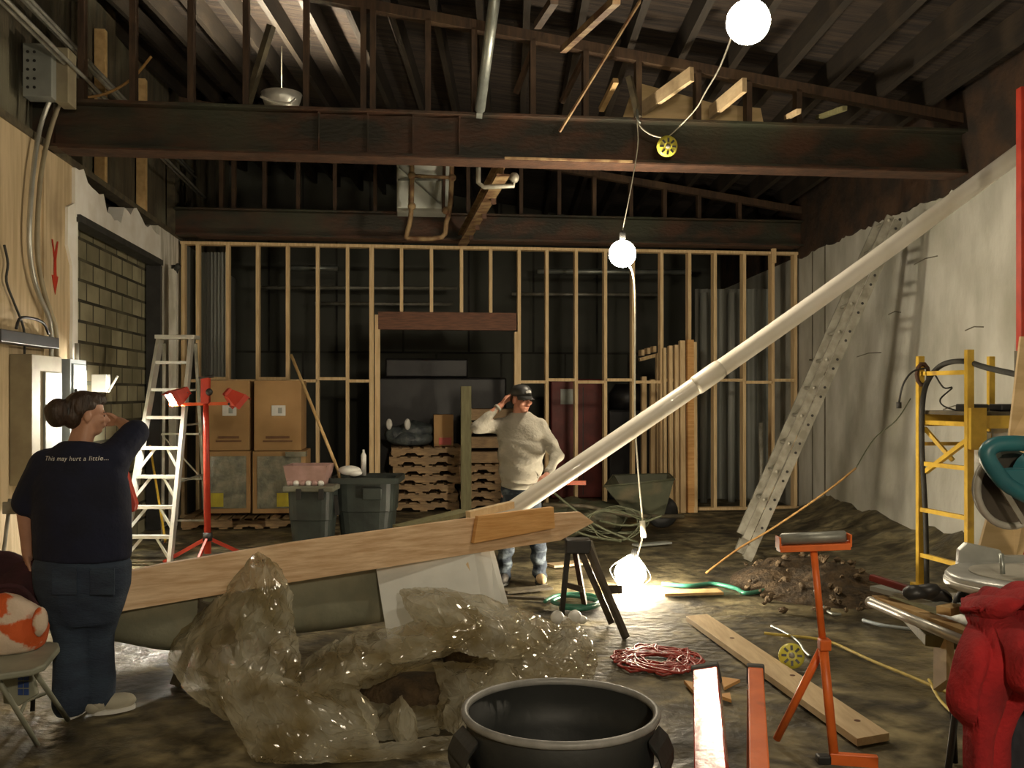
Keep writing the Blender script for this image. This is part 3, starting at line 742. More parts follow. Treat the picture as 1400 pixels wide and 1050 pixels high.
obj('box_body', MB().box(c0, (.22, .16, .42), (W, D, UP)), 'boxgrey', tb, bev=.006)
obj('bracket', MB().box(c0+W*.15+D*.12, (.10, .2, .44), (W, D, UP)), 'boxtan', tb, bev=.004)
for i in range(5):
    for j in range(2): obj('knockout', MB().lathe(c0-D*.082+UP*(-.14+.07*i)-W*(.04-.05*j)-W*.03, [(.012, 0), (.012, .004)], 8, (W, UP, -D)), 'black', tb)
obj('back_mount', MB().bar(c0+D*.1, c0-W*.42+D*.3, .05, .12), 'boxgrey', tb)
for i, pts in enumerate((((45, 132), (44, 175), (34, 240), (29, 330), (38, 390), (58, 440), (60, 492)), ((57, 140), (55, 190), (44, 250), (40, 340), (50, 400), (66, 450), (67, 492)))):
    P = [LW(x, y, .06 if j else .14) for j, (x, y) in enumerate(pts)]
    solo('conduit_pipe', MB().tube(P, .019, 10, sub=4), 'conduit' if i == 0 else 'boxtan', ['grey bent conduit dropping from the terminal box to the panels, outer one', 'tan bent conduit beside the grey one on the left wall'][i], 'conduit', smooth=True)
solo('wall_cable', MB().tube([LW(0, 335, .03), LW(5, 360, .03), LW(3, 385, .03), LW(14, 415, .03), LW(27, 450, .03), LW(28, 485, .03)], .010, 6, sub=4), 'blackrub', 'dark thin cable hanging on the beige left wall', 'cable', smooth=True)
# painted red arrow
a0, a1 = LW(73, 333, .004), LW(76, 403, .004)
mb = MB(); t = LT(74.5); z1, z0 = a0.z, a1.z
def q2(pts): mb.prism([LP(t+a, z, .003) for a, z in pts], W*.004)
q2([(-.03, z0+.14), (.03, z0+.14), (.025, z1-.1), (-.025, z1-.1)])
q2([(-.075, z0+.16), (.075, z0+.16), (0, z0)]); q2([(-.075, z1+.03), (-.05, z1+.03), (.03, z1-.12), (-.03, z1-.12)]); q2([(.05, z1+.03), (.075, z1+.03), (.03, z1-.12), (-.0, z1-.12)])
solo('red_arrow', mb, 'red', 'red arrow painted on the beige left wall pointing down', 'arrow')
solo('dangling_rope', MB().tube([A(112, 134, 8.2), A(145, 128, 8.2), A(180, 108, 8.15), A(207, 77, 8.1)], .012, 6, sub=4), 'orangerope', 'frayed thin rope sticking up above the left end of the front beam', 'rope', smooth=True)
# small items at the foot of the white jamb
t = thing('junction_box', 'small grey junction box on the left wall right of the blue-grey panel', 'electrical box', LP(4.05, 1.6))
wbox(4.02, 4.22, 1.66, 1.86, .12, 'boxgrey', t, 'box_body')
obj('conduit_stub', MB().tube([LP(4.1, 1.86, .06), LP(4.1, 2.1, .06)], .02, 8), 'conduit', t, True)
t = thing('switch_box', 'bright white switch box with a raised lever beside the block infill', 'switch', LP(3.8, 1.6))
p = LW(126, 524, .08)
obj('box_body', MB().box(p, (.14, .12, .17), (W, D, UP)), 'white', t, bev=.006)
obj('lever', MB().tube([p+W*.08-D*.02-UP*.07, p+W*.17-D*.05+UP*.07], .012, 8), 'white', t, True)
obj('mounting_arm', MB().bar(p, LW(126, 524, -.13), .04, .04), 'boxgrey', t)
# black hook pipe at corner column
p = LP(.62, 0, .1)
solo('corner_pipe', MB().tube([p, p+UP*3.0, p+UP*3.15+W*.03-D*.1, p+UP*3.24+W*.1-D*.2], .035, 10, sub=3), 'blackrub', 'dark vertical pipe with a hooked top at the left corner column', 'pipe', smooth=True)
solo('grey_post', MB().box(LP(.75, 1.6, .12), (.09, .09, 3.2), (W, D, UP)), 'colconc', 'grey steel post standing beside the corner column behind the stepladder', 'post', bev=.004)

# ================================================================ STEPLADDER
sl = thing('stepladder', 'tall aluminium stepladder with many wide steps in front of the block infill', 'ladder', A(210, 772, 9.15))
tz = 2.22
BL, BR = A(166, 774, 9.1), A(232, 774, 9.1); BL.z = BR.z = .0
TL, TR = A(219, 458, 9.75), A(262, 458, 9.75); TL.z = TR.z = tz
bl_, br_ = A(222, 744, 10.45), A(283, 744, 10.45); bl_.z = br_.z = 0
ax_ = (BR-BL).normalized()
obj('front_rail', MB().bar(BL, TL, .035, .085), 'alum', sl); obj('front_rail', MB().bar(BR, TR, .035, .085), 'alum', sl)
obj('rear_rail', MB().bar(bl_, TL+V((0, .12, -.05)), .03, .03), 'alumdull', sl); obj('rear_rail', MB().bar(br_, TR+V((0, .12, -.05)), .03, .03), 'alumdull', sl)
c0 = (TL+TR)/2
obj('top_cap', MB().box(c0+V((0, .05, .01)), ((TR-TL).length+.08, .2, .04)), 'alum', sl, bev=.004)
for py in (735, 694, 652, 613, 572, 534, 496):
    z = None
    for k in range(200):
        f = k/200; q = BL.lerp(TL, f)
        if HZ-(q.z-CH)/q.y*F <= py: break
    a, c_ = BL.lerp(TL, f), BR.lerp(TR, f)
    obj('step', MB().bar(a+V((0, .01, 0)), c_+V((0, .01, 0)), .09, .03), 'alum', sl)
    if py in (694, 652, 613, 735):
        m1, m2 = a.lerp(c_, .36), a.lerp(c_, .64)
        f2 = f-.10; lo_, lo2 = BL.lerp(TL, f2), BR.lerp(TR, f2)
        obj('step_brace', MB().bar(m1, lo_, .008, .028), 'alum', sl); obj('step_brace', MB().bar(m2, lo2, .008, .028), 'alum', sl)
for f in (.12, .33, .55, .76):
    a, c_ = bl_.lerp(TL, f), br_.lerp(TR, f); obj('rear_brace', MB().bar(a+V((0, .02*f, 0)), c_+V((0, .02*f, 0)), .02, .02), 'alumdull', sl)
a, c_ = bl_.lerp(TL, .33), br_.lerp(TR, .55); obj('rear_brace', MB().bar(bl_.lerp(TL, .55), br_.lerp(TR, .33), .015, .015), 'alumdull', sl)
for f in (.35, .6):
    obj('spreader', MB().bar(BR.lerp(TR, f), br_.lerp(TR, f), .01, .02), 'alumdull', sl)
for q in (BL, BR, bl_, br_): obj('rubber_foot', MB().box(q+UP*.02, (.05, .09, .04)), 'blackrub', sl)
solo('wood_lath', MB().bar(A(205, 610, 10.9), A(226, 740, 9.9), .02, .03), 'yellow', 'thin yellow-brown lath leaning behind the stepladder', 'lath')

# ================================================================ RED TRIPOD WORK LIGHT
wl_ = thing('tripod_work_light', 'red tripod work light with one lit lamp turned to the left', 'work light', A(284, 775, 9.1))
base = A(284, 775, 9.1); base.z = 0
z2 = lambda py, Y=9.1: CH-(py-HZ)/F*Y
X0 = base.x
obj('pole', MB().tube([V((X0, 9.1, .12)), V((X0-.02, 9.1, z2(530)))], [.034, .026], 12), 'red', wl_, True)
obj('collar', MB().lathe(V((X0, 9.1, .24)), [(.045, 0), (.045, .08)], 14), 'black', wl_, True)
for x, y in ((238, 772), (262, 787), (330, 769)):
    q = FL(x, y); q = V((X0, 9.1, 0))+(q-V((X0, 9.1, 0))).normalized()*.46+UP*.02
    obj('leg', MB().bar(V((X0, 9.1, .27)), q, .022, .035), 'red', wl_)
cb = V((X0-.02, 9.1, z2(553)))
obj('crossbar', MB().bar(cb-V((.33, .04, 0)), cb+V((.30, .04, .01)), .03, .03), 'redorange', wl_)
def lamp_head(c0, dirv, lit, name):
    x, u, a = frame(dirv)                       # a = facing
    h = obj(name, MB().hexa([c0+x*(i*w)+u*(j*hh)+a*d for d, w, hh in ((-.06, .05, .045), (.05, .10, .075)) for i, j in ((-1, -1), (1, -1), (1, 1), (-1, 1))]), 'red', wl_, bev=.004)
    obj('glass', MB().hexa([c0+x*(i*.088)+u*(j*.064)+a*d for d in (.05, .056) for i, j in ((-1, -1), (1, -1), (1, 1), (-1, 1))]), M_HAL if lit else 'bladesteel', h)
    for fl_, w2 in ((u, 1), (-u, 0), (x, .6), (-x, .6)):  # flaps added to hold the lit lamp's light off the wall panels
        if w2:
            hw_ = .10 if fl_ in (u, -u) else .075; oth = x if w2 == 1 else u; off = .075 if w2 == 1 else .10; L_ = .075*w2
            obj('added_visor', MB().hexa([c0+fl_*(off+dz)+oth*(i*hw_)+a*d for dz in (0, .003) for i, d in ((-1, .045), (1, .045), (1, .05+L_), (-1, .05+L_))]), 'red', h)
    for k in range(4): obj('guard_wire', MB().bar(c0+x*(-.09)+u*(-.06+.04*k)+a*.075, c0+x*.09+u*(-.06+.04*k)+a*.075, .003, .003), 'black', h)
    for k in range(5): obj('cooling_fin', MB().box(c0-a*.075+x*(-.04+.02*k), (.004, .03, .08), (x, a, u)), 'red', h)
    return h
M_HAL = emis('halogen_lamp_glass', (1, .93, .78), 2000)
lamp_head(A(246, 540, 9.1), V((-.66, -.50, -.50)), True, 'lit_lamp_head')
obj('yoke', MB().bar(A(247, 550, 9.1), A(256, 536, 9.1), .02, .02), 'black', wl_)
lamp_head(A(319, 543, 9.1), V((.55, .35, -.55)), False, 'unlit_lamp_head')
obj('yoke', MB().bar(A(312, 553, 9.1), A(324, 545, 9.1), .02, .02), 'black', wl_)
obj('top_clamp', MB().box(V((X0-.02, 9.1, z2(533))), (.08, .06, .26)), 'red', wl_, bev=.006)
obj('clamp_knob', MB().tube([A(272, 517, 9.08), A(292, 514, 9.08)], .014, 8), 'black', wl_, True)
obj('clamp_knob', MB().ell(A(286, 536, 9.02), (.035, .03, .035), n=10), 'black', wl_, True)

# ================================================================ CARTONS ON PALLETS
def carton(px0, px1, ytop, ybot, Y, m, lab, wrap=False):
    p0, p1 = BW(px0, ybot, Y), BW(px1, ybot, Y); zt_, zb_ = BW(px0, ytop, Y).z, BW((px0+px1)/2, ybot, Y).z
    w = (p1-p0).length; c0 = (p0+p1)/2; c0.z = (zt_+zb_)/2; h = zt_-zb_
    t = thing('cardboard_carton', lab, 'box', V((c0.x, c0.y, zb_)))
    obj('carton_body', MB().box(c0+D*.32, (w, .62, h), (W, D, UP)), m, t, bev=.008)
    f = c0-D*.002+D*.01
    if not wrap:
        obj('shipping_label', MB().box(c0-D*.002+W*w*.02+UP*h*.07, (.17, .004, .13), (W, D, UP)), 'paper', t)
        obj('label_print', MB().box(c0-D*.0055+W*w*.05+UP*h*.07, (.05, .002, .07), (W, D, UP)), 'boxgrey', t)
        obj('printed_line', MB().box(c0-D*.002-UP*h*.31, (w*.5, .004, .03), (W, D, UP)), 'print', t)
        obj('printed_line', MB().box(c0-D*.002-UP*h*.365, (w*.62, .004, .02), (W, D, UP)), 'print', t)
        obj('top_tape', MB().box(c0+UP*h*.5+D*.32, (.06, .62, .006), (W, D, UP)), 'cardtop', t)
    else:
        obj('stretch_wrap', MB().box(c0-D*.0, (w*.82, .012, h*.84), (W, D, UP)), 'wrap', t)
        obj('yellow_label', MB().box(c0-D*.01-W*w*.25*(1 if px0 < 300 else -.3)-UP*h*.28, (.15, .006, .17), (W, D, UP)), 'yellowtag', t)
        for i in range(3): obj('wrap_glint', MB().box(c0-D*.01+W*w*.28-UP*h*(.15+.1*i), (.05, .006, .03), (W, D, UP)), 'wrap', t)
    return t
for i, (x0, x1) in enumerate(((283, 342), (346, 414))):
    g = BW((x0+x1)/2, 710, 12.35); g.z = 0
    pal(g+D*.12, TH, ['wooden pallet under the left wrapped carton', 'wooden pallet under the right wrapped carton'][i], 'pallets under the cartons')
carton(282, 342, 617, 702, 12.2, 'card', 'plastic wrapped carton with a yellow label on the floor pallet, left one', True)
carton(345, 418, 617, 702, 12.2, 'card', 'plastic wrapped carton with a yellow label behind the lidded bin', True)
carton(284, 341, 520, 616, 12.2, 'card', 'plain brown carton with a white label on the stack, left one')
carton(347, 412, 520, 616, 12.2, 'card', 'plain brown carton with a white label on the stack, right one')
solo('packing_scrap', MB().box(BW(404, 621, 12.15)+D*.1, (.25, .2, .06), (W, D, UP)), 'wrap', 'crumpled clear packing scrap at the right edge of the lower cartons', 'scrap')

# ================================================================ BINS
def bin_(cx, Y, w, z1, d, m, name, lab, cat):
    t = thing(name, lab, cat, V((cx, Y, 0)))
    mb = MB()
    def ringr(z, sx, sy, r=.06):
        pts = []
        for k in range(24):
            a = 2*PI*k/24; c_, s_ = math.cos(a), math.sin(a)
            pts.append(V((cx+sx*math.copysign(abs(c_)**.45, c_), Y+sy*math.copysign(abs(s_)**.45, s_), z)))
        return mb.ring(pts)
    rs = [ringr(.06, w*.40, d*.4), ringr(z1*.55, w*.46, d*.46), ringr(z1*.56, w*.475, d*.475), ringr(z1, w*.5, d*.5), ringr(z1, w*.47, d*.47), ringr(.09, w*.37, d*.37)]
    mb.skin(rs); obj('bin_body', mb, m, t, False)
    return t
Y = 9.9
w = 85*Y/F; zt_ = CH-(653-HZ)/F*Y
tb2 = bin_((498-700)/F*Y, Y+.25, w, zt_-.02, .6, 'bin', 'waste_bin', 'dark green open waste bin with a pole standing in it', 'bin')
cx = (498-700)/F*Y
mb = MB()
for a, b_ in (((-1, -1), (1, -1)), ((1, -1), (1, 1)), ((1, 1), (-1, 1)), ((-1, 1), (-1, -1))):
    mb.bar((cx+a[0]*w*.52, Y+.25+a[1]*.31, zt_-.03), (cx+b_[0]*w*.52, Y+.25+b_[1]*.31, zt_-.03), .05, .06)
obj('rim', mb, 'bin', tb2)
obj('rim_handle', MB().box((cx+w*.15, Y-.085, zt_-.16), (.2, .05, .12)), 'bin', tb2, bev=.01)
for s_ in (-1, 1): obj('wheel', MB().lathe((cx+s_*w*.36, Y+.48, .1), [(.1, -.03), (.1, .03)], 18, (V((0, 1, 0)), UP, V((1, 0, 0)))), 'black', tb2, True)
solo('white_rag', MB().ell(A(478, 643, Y), (.12, .08, .05)).ell(A(485, 646, Y), (.08, .08, .04)), 'white', 'crumpled white rag lying on the rim of the open waste bin', 'rag', smooth=True)
solo('white_spray_can', MB().lathe(A(497, 650, 10.3), [(.03, 0), (.03, .22), (.012, .25), (.012, .28)], 12), 'white', 'small white can showing behind the open waste bin', 'can', smooth=True)
Y1 = 9.6; w1 = 64*Y1/F; z1 = CH-(672-HZ)/F*Y1; cx1 = (423-700)/F*Y1
tb1 = bin_(cx1, Y1+.2, w1, z1, .46, 'bin', 'lidded_bin', 'dark green bin with a dull lid and clips left of the open waste bin', 'bin')
obj('lid', MB().box((cx1, Y1+.2, z1+.03), (w1*1.1, .54, .06)), 'lid', tb1, bev=.015)
for s_ in (-.2, .28): obj('clip', MB().box((cx1+w1*s_, Y1-.07, z1-.02), (.05, .03, .11)), 'black', tb1, bev=.004)
obj('side_handle', MB().bar((cx1+w1*.52, Y1+.1, z1-.05), (cx1+w1*.56, Y1+.1, z1-.25), .04, .04), 'black', tb1)
zt2 = z1+.06; xa, xb = (387-700)/F*Y1, (447-700)/F*Y1; xm = (xa+xb)/2; hw = (xb-xa)/2
t = thing('pink_tub', 'dusty pink open tub sitting on the lidded bin', 'tub', (xm, Y1+.2, zt2))
mb = MB(); hh = .20
out = [[V((xm+i*hw*f, Y1+.2+j*.2*f, zt2+z)) for i, j in ((-1, -1), (1, -1), (1, 1), (-1, 1))] for f, z in ((.84, .0), (1, hh), (.95, hh), (.8, .02))]
mb.skin([mb.ring(r) for r in out]); obj('tub_body', mb, 'tub', t)
for i in range(6):
    obj('debris', MB().ell((xm-hw*.7+i*hw*.28, Y1-.0+.02, zt2+.02), (.035, .03, .03), n=8), 'white' if i % 2 else 'tub', t, True)
solo('leaning_pole', MB().tube([A(468, 690, 10.05), A(463, 645, 10.05), A(398, 485, 10.5)], .017, 8), 'lumber', 'pale wooden pole standing in the open waste bin and leaning left', 'pole', smooth=True)

# ================================================================ WHEELBARROW
Yb = 11.2
wb_ = thing('wheelbarrow', 'muddy green wheelbarrow with wooden handles in front of the leaning studs', 'wheelbarrow', V(((865-700)/F*Yb, Yb, 0)))
def B(px, py, dy=0): return A(px, py, Yb+dy)
mb = MB()
r_top = [B(826, 665, -.35), B(922, 655, -.35), B(915, 648, .35), B(838, 650, .35)]
r_bot = [B(858, 702, -.2), B(908, 704, -.2), B(904, 697, .2), B(862, 696, .2)]
rin = [p.lerp(q, .04)+UP*.005 for p, q in zip(r_top, reversed(r_top[2:]+r_top[:2]))]
cc = sum(r_top, V())/4; rin = [p.lerp(cc, .06) for p in r_top]; rbi = [p.lerp(sum(r_bot, V())/4, .1)+UP*.03 for p in r_bot]
mb.skin([mb.ring(r_bot), mb.ring(r_top), mb.ring(rin), mb.ring(rbi)])
obj('tray', mb, 'greenmetal', wb_)
obj('tray_rim', MB().tube(r_top, .014, 6, closed=True), 'greenmetal', wb_, True)
for dy in (-.3, .3): obj('handle', MB().tube([B(935, 706, dy*.4), B(860, 705, dy*.7), B(800, 692, dy), B(742, 690, dy)], .024, 8), 'oldwood', wb_, True)
for dy in (-.3, .3): obj('leg', MB().tube([B(858, 705, dy*.7), B(846, 727, dy*.7), B(868, 727, dy*.7), B(890, 705, dy*.7)], .016, 8), 'greenmetal', wb_, True)
wc = B(905, 0, .45); wc.z = .2
obj('wheel', MB().lathe(wc, [(.10, -.04), (.18, -.045), (.2, 0), (.18, .045), (.10, .04)], 22, (V((1, 0, 0)), UP, V((0, -1, 0)))), 'black', wb_, True)
obj('wheel_fork', MB().bar(wc+V((0, -.06, 0)), B(895, 700, .2), .02, .03), 'greenmetal', wb_)
# brush and scrap heap between man and wheelbarrow
hp_ = MB(); rr = random.Random(4)
cols = [B(775, 700), B(800, 690), B(820, 685), B(790, 680, .2), B(760, 690, .1), B(770, 712, -.2)]
for p in cols: hp_.ell(V((p.x, p.y, p.z*.5)), (.32, .3, p.z*.55), n=12)
f = crumple(9, .05, 2.5)
for v in hp_.bm.verts: v.co += V((1, .6, .8))*f(v.co)*.8; v.co.z = max(v.co.z, .01)
solo('tarp_heap', hp_, 'greenmetal', 'low heap of muddy green tarp behind the sawhorse and left of the wheelbarrow', 'tarp')
for i, (a, c_) in enumerate((((742, 700), (850, 740)), ((755, 672), (872, 742)), ((820, 712), (905, 705)))):
    p, q = A(*a, 10.6), A(*c_, 10.4)
    solo('loose_branch', MB().tube([p, (p+q)/2+V((0, 0, -.08)), q], .014, 6, sub=4), 'hosedull', ['thin dull strip hanging low at the left of the wheelbarrow', 'longer dull strip crossing under the wheelbarrow', 'dull strip along the wheelbarrow underside'][i], 'strip', smooth=True)
pts = []
for i in range(40):
    a = i*.7; r_ = .20+.04*math.sin(i*1.7)
    pts.append(A(840, 715, 10.5)+V((math.cos(a)*r_*1.6, .15*math.sin(a*.5), math.sin(a)*r_*.75)))
solo('hanging_wire_coil', MB().tube(pts, .008, 5, sub=3), 'hosedull', 'loose coil of dull green wire hung on the wheelbarrow handles', 'wire', smooth=True)
solo('long_handled_tool', MB().bar(A(762, 660, 11.5), A(801, 660, 11.5), .06, .05), 'redorange', 'small red handled tool lying beyond the pipe right of the man', 'tool')

# ================================================================ WHITE PIPE
PP0, PP1 = A(672, 716, 7.55), A(1400, 204, 7.9)
RADP = .072
pi_ = thing('white_pipe', 'long white plastic pipe slanting up from the boards to the right wall', 'pipe', PP0)
n_ = 20
seg = [PP0.lerp(PP1, i/n_)+UP*(-.05*math.sin(PI*i/n_)) for i in range(n_+1)]
mb = MB(); mb.tube(seg, RADP, 24, caps=False)
ax2 = (PP1-PP0).normalized()
obj('pipe_wall', mb, 'pvc', pi_, True)
mb = MB(); mb.tube(seg, RADP-.006, 24, caps=False); obj('inner_wall', mb, 'pvc', pi_, True)
a = PP0.lerp(PP1, .395); a.z -= .047
obj('bell_socket', MB().tube([a-ax2*.13, a-ax2*.10, a+ax2*.10, a+ax2*.14], [RADP+.001, RADP+.008, RADP+.008, RADP+.001], 24), 'pvc', pi_, True)

# ================================================================ EXTENSION LADDER
exl = thing('extension_ladder', 'long aluminium extension ladder leaning on the right wall', 'ladder', FL(1010, 752))
def lad(px, py, dyb=0): return None
Bn, Bf = FL(1020, 757), FL(1000, 742)
b0 = V(((1008-700)/F*9.75, 9.75, .0)); 
Tn = RP(9.35, 3.58, .09); 
wv = V((0.03, .44, 0))
rail0 = [V((2.33, 9.42, 0)), V((2.36, 9.86, 0))]
rail1 = [V((2.33, 9.42, 0)).lerp(V((3.96, 9.46, 3.62)), .93), V((2.36, 9.86, 0)).lerp(V((3.98, 9.90, 3.62)), .93)]
dl = (rail1[0]-rail0[0]).normalized(); nrm = dl.cross(V((0, 1, 0))).normalized()
if nrm.z < 0: nrm = -nrm
for i in (0, 1):
    obj('rail', MB().bar(rail0[i], rail1[i], .03, .085, nrm), 'alumdull', exl)
    obj('fly_rail', MB().bar(rail0[i].lerp(rail1[i], .05)+nrm*.085+V((0, .035 if i == 0 else -.035, 0)), rail1[i]+dl*.02+nrm*.085+V((0, .035 if i == 0 else -.035, 0)), .028, .075, nrm), 'alumdull', exl)
    obj('shoe', MB().bar(rail0[i]-dl*.0+UP*.02, rail0[i]+dl*.12+UP*.02, .05, .10, nrm), 'alumdull', exl)
Lr = (rail1[0]-rail0[0]).length; k = .25
mbh = MB()
while k < Lr-.05:
    p, q = rail0[0]+dl*k, rail0[1]+dl*k
    obj('rung', MB().tube([p, q], .017, 8), 'alumdull', exl, True)
    if k > .4: obj('fly_rung', MB().tube([p+nrm*.085+dl*.06, q+nrm*.085+dl*.06], .017, 8), 'alumdull', exl, True)
    k += .305
k = .25
while k < Lr-.05:
    for dd in (0, .10):
        obj('rung_end', MB().lathe(rail0[0]+dl*(k+dd)+V((0, -.016, 0))+nrm*(.0 if dd == 0 else .0), [(.014, -.004), (.014, .004)], 8, (dl, nrm, V((0, -1, 0)))), 'black', exl)
    k += .305
# cable along the foot of the ladder
P = [A(1170, 640, 9.0), A(1130, 672, 8.9), A(1060, 720, 9.0), A(1010, 750, 8.9), FL(965, 785)+UP*.01]
solo('orange_rope', MB().tube(P, .010, 6, sub=5), 'orangerope', 'thin orange rope running down past the foot of the extension ladder', 'rope', smooth=True)
P = [A(1245, 545, 9.4), A(1225, 575, 9.3), A(1195, 600, 9.3), A(1170, 640, 9.0)]
solo('thin_cord', MB().tube(P, .006, 6, sub=5), 'hosedull', 'thin dull cord drooping on the right wall beside the scaffold', 'cord', smooth=True)
Y = RY(1190)-.03
P = [RW(1165, 493, .03), RW(1200, 484, .03), RW(1290, 473, .03), RW(1355, 464, .03)]
solo('wall_batten', MB().tube([RW(1070+40, 492, .03), RW(1130, 492, .03)], .012, 6), 'walldark', 'short dark rod fixed on the right wall behind the ladder', 'rod', smooth=True)
t_ = A(1040, 640, 13.0); 
solo('white_rod', MB().tube([V((t_.x, 12.95, 0)), A(1040, 578, 13.05)], .03, 8), 'alumdull', 'short pale rod standing at the stud wall left of the ladder', 'rod', smooth=True)
# ================================================================ YELLOW SCAFFOLD
sc = thing('yellow_scaffold', 'yellow steel scaffold frame with a platform against the right wall', 'scaffold', V((3.45, 8.0, 0)))
pf = V(((1258-700)/F*8.0, 8.0, 0)); pn = V(((1325-700)/F*7.4, 7.4, 0))
def sz(py, Y): return CH-(py-HZ)/F*Y
for p, py in ((pf, 487), (pn, 478)):
    Y = p.y
    obj('post', MB().bar(p+UP*.04, V((p.x, p.y, sz(py, Y))), .055, .055), 'yellow', sc, bev=.004)
    obj('foot_plate', MB().box(p+UP*.03, (.12, .12, .05)), 'yellow', sc)
    for dx in (.62,):
        obj('post', MB().bar(p+V((dx, .05, .04)), V((p.x+dx, p.y+.05, sz(py, Y))), .05, .05), 'yellow', sc, bev=.004)
for zf in (511, 577, 633, 696, 758):
    z = sz(zf, 8.0)
    obj('rung', MB().bar(V((pf.x, pf.y, z)), V((pn.x, pn.y, z)), .035, .035), 'yellow', sc)
z = sz(574, 8.0)
for p in (pf, pn):
    obj('platform_truss', MB().bar(V((p.x, p.y-.02, z)), V((p.x+.62, p.y+.03, z)), .04, .10), 'yellow', sc)
    obj('platform_truss', MB().bar(V((p.x, p.y-.02, z-.2)), V((p.x+.62, p.y+.03, z-.2)), .03, .03), 'yellow', sc)
obj('platform_deck', MB().hexa([V((p.x+dx, p.y, z+.05+dz)) for dz in (0, .03) for p, dx in ((pn, 0), (pn, .64), (pf, .64), (pf, 0))]), 'oldwood', sc)
obj('clamp_bracket', MB().box(V((pn.x+.04, pn.y-.05, z-.05)), (.12, .05, .32)), 'yellow', sc)
obj('diagonal_brace', MB().bar(V((pf.x+.02, pf.y-.05, sz(645, 8))), V((pn.x, pn.y-.03, sz(598, 7.4))), .035, .035), 'yellow', sc)
obj('diagonal_brace', MB().bar(V((pf.x+.02, pf.y-.04, sz(585, 8))), V((pf.x+.16, pf.y-.25, sz(630, 7.7))), .03, .03), 'yellow', sc)
obj('corner_ring', MB().tube([V((pf.x+.05*math.cos(a), pf.y-.05, sz(512, 8)+.09*math.sin(a))) for a in (2*PI*k/10 for k in range(10))], .018, 6, closed=True), 'rust', sc, True)
# items on the platform
zt_ = z+.08
for i, (dx, w_, m, lab) in enumerate(((.12, .18, 'black', 'black tool bag lying on the scaffold platform, left'), (.40, .2, 'darkmachine', 'dark tool lying on the scaffold platform, right'))):
    solo('tool_bag', MB().box((pn.x+dx, pn.y+.2, zt_+.03), (w_, .2, .055)), m, lab, 'tool', bev=.012)
for i, (x, y, w_, h_) in enumerate(((1344, 600, .12, .10), (1368, 597, .14, .13), (1340, 622, .1, .13))):
    p = A(x, y, 7.75)
    sb = thing('white_bucket', 'white container hanging under the scaffold platform, %s of three' % ['left upper', 'right', 'left lower'][i], 'container', p)
    obj('container_body', MB().lathe(p-UP*h_*.5, [(w_*.42, 0), (w_*.5, h_), (w_*.5, h_+.01)], 16), 'white', sb, True)
    obj('hook', MB().tube([p+UP*h_*.5, V((p.x, p.y, z))], .005, 5), 'galv', sb)
# cables on the scaffold
P = [V((pf.x+.03, pf.y-.06, .02)), V((pf.x+.02, pf.y-.06, .6)), V((pf.x-.01, pf.y-.06, 1.2)), A(1262, 545, 7.9), A(1272, 515, 7.9), A(1290, 498, 7.8), A(1318, 494, 7.5), A(1350, 503, 7.2), A(1400, 514, 6.6)]
solo('black_air_hose', MB().tube(P, .022, 10, sub=6), 'blackrub', 'thick black hose arching over the scaffold and running down its left post', 'hose', smooth=True)
P = [A(1268, 503, 7.9), A(1248, 508, 7.9), A(1235, 525, 7.9), A(1229, 550, 7.9)]
t = thing('hanging_plug', 'short black cord with a plug hanging off the left post of the scaffold', 'cord', P[0])
obj('cord', MB().tube(P, .008, 6, sub=5), 'black', t, True); obj('plug', MB().tube([P[-1], P[-1]-UP*.05], .022, 8), 'black', t, True)
P = [A(1278, 512, 7.8), A(1290, 530, 7.8), A(1302, 530, 7.8), A(1286, 545, 7.8), A(1290, 555, 7.75), A(1310, 562, 7.7)]
solo('curly_cord', MB().tube(P, .007, 6, sub=5), 'black', 'thin black cord zigzagging above the scaffold platform', 'cord', smooth=True)
# red post at the right edge
rp_ = thing('red_scaffold_post', 'tall red steel post at the right edge of the view', 'post', V(((1396-700)/F*6.3, 6.3, 0)))
x0 = (1399-700)/F*6.3
obj('post', MB().bar((x0, 6.3, .03), (x0, 6.3, CH-(120-HZ)/F*6.3), .065, .065), 'red', rp_, bev=.004)
obj('base_plate', MB().box((x0, 6.3, .015), (.16, .16, .03)), 'red', rp_)
obj('wood_shim', MB().bar((x0-.045, 6.27, CH-(480-HZ)/F*6.3), (x0-.045, 6.27, CH-(575-HZ)/F*6.3), .03, .06), 'oldwood', rp_)
t0 = thing('leaning_plywood', 'pale plywood strip leaning behind the saw at the right edge', 'plywood', A(1360, 790, 4.6))
obj('panel', MB().prism([A(1396, 460, 5.2), A(1380, 600, 5.0), A(1328, 790, 4.4), A(1385, 800, 4.4), A(1450, 600, 5.0), A(1450, 460, 5.2)], V((0, .02, 0))), 'plywood', t0)

# ================================================================ SAW TABLE AND MITRE SAW
TZ = .70
tbl = thing('saw_table', 'low saw table of planks on thin black legs at the right', 'table', A(1370, 900, 3.9))
def T(px, py, z=TZ):
    Y = (CH-z)*F/(py-HZ); return V(((px-700)/F*Y, Y, z))
a, b_ = T(1200, 812), T(1340, 900)
Yn = 3.3; Yf = 4.3
obj('table_top', MB().hexa([p+UP*dz for dz in (-.045, 0) for p in (T(1265, 868), V((2.6, 3.2, TZ)), V((2.9, 4.6, TZ)), T(1215, 815))]), 'greypost', tbl, bev=.004)
obj('front_rail', MB().bar(T(1218, 812)+UP*.01, T(1400, 858)+UP*.01, .03, .03), 'black', tbl)
for p in (V((1.63, 3.45, TZ-.05)),): obj('leg', MB().tube([p, V((1.52, 3.4, .0))], .013, 8), 'black', tbl, True)
for p in (V((2.5, 3.35, TZ-.05)), V((2.7, 4.4, TZ-.05)), V((1.95, 4.25, TZ-.05))): obj('leg', MB().tube([p, V((p.x+.03, p.y, 0))], .014, 8), 'black', tbl, True)
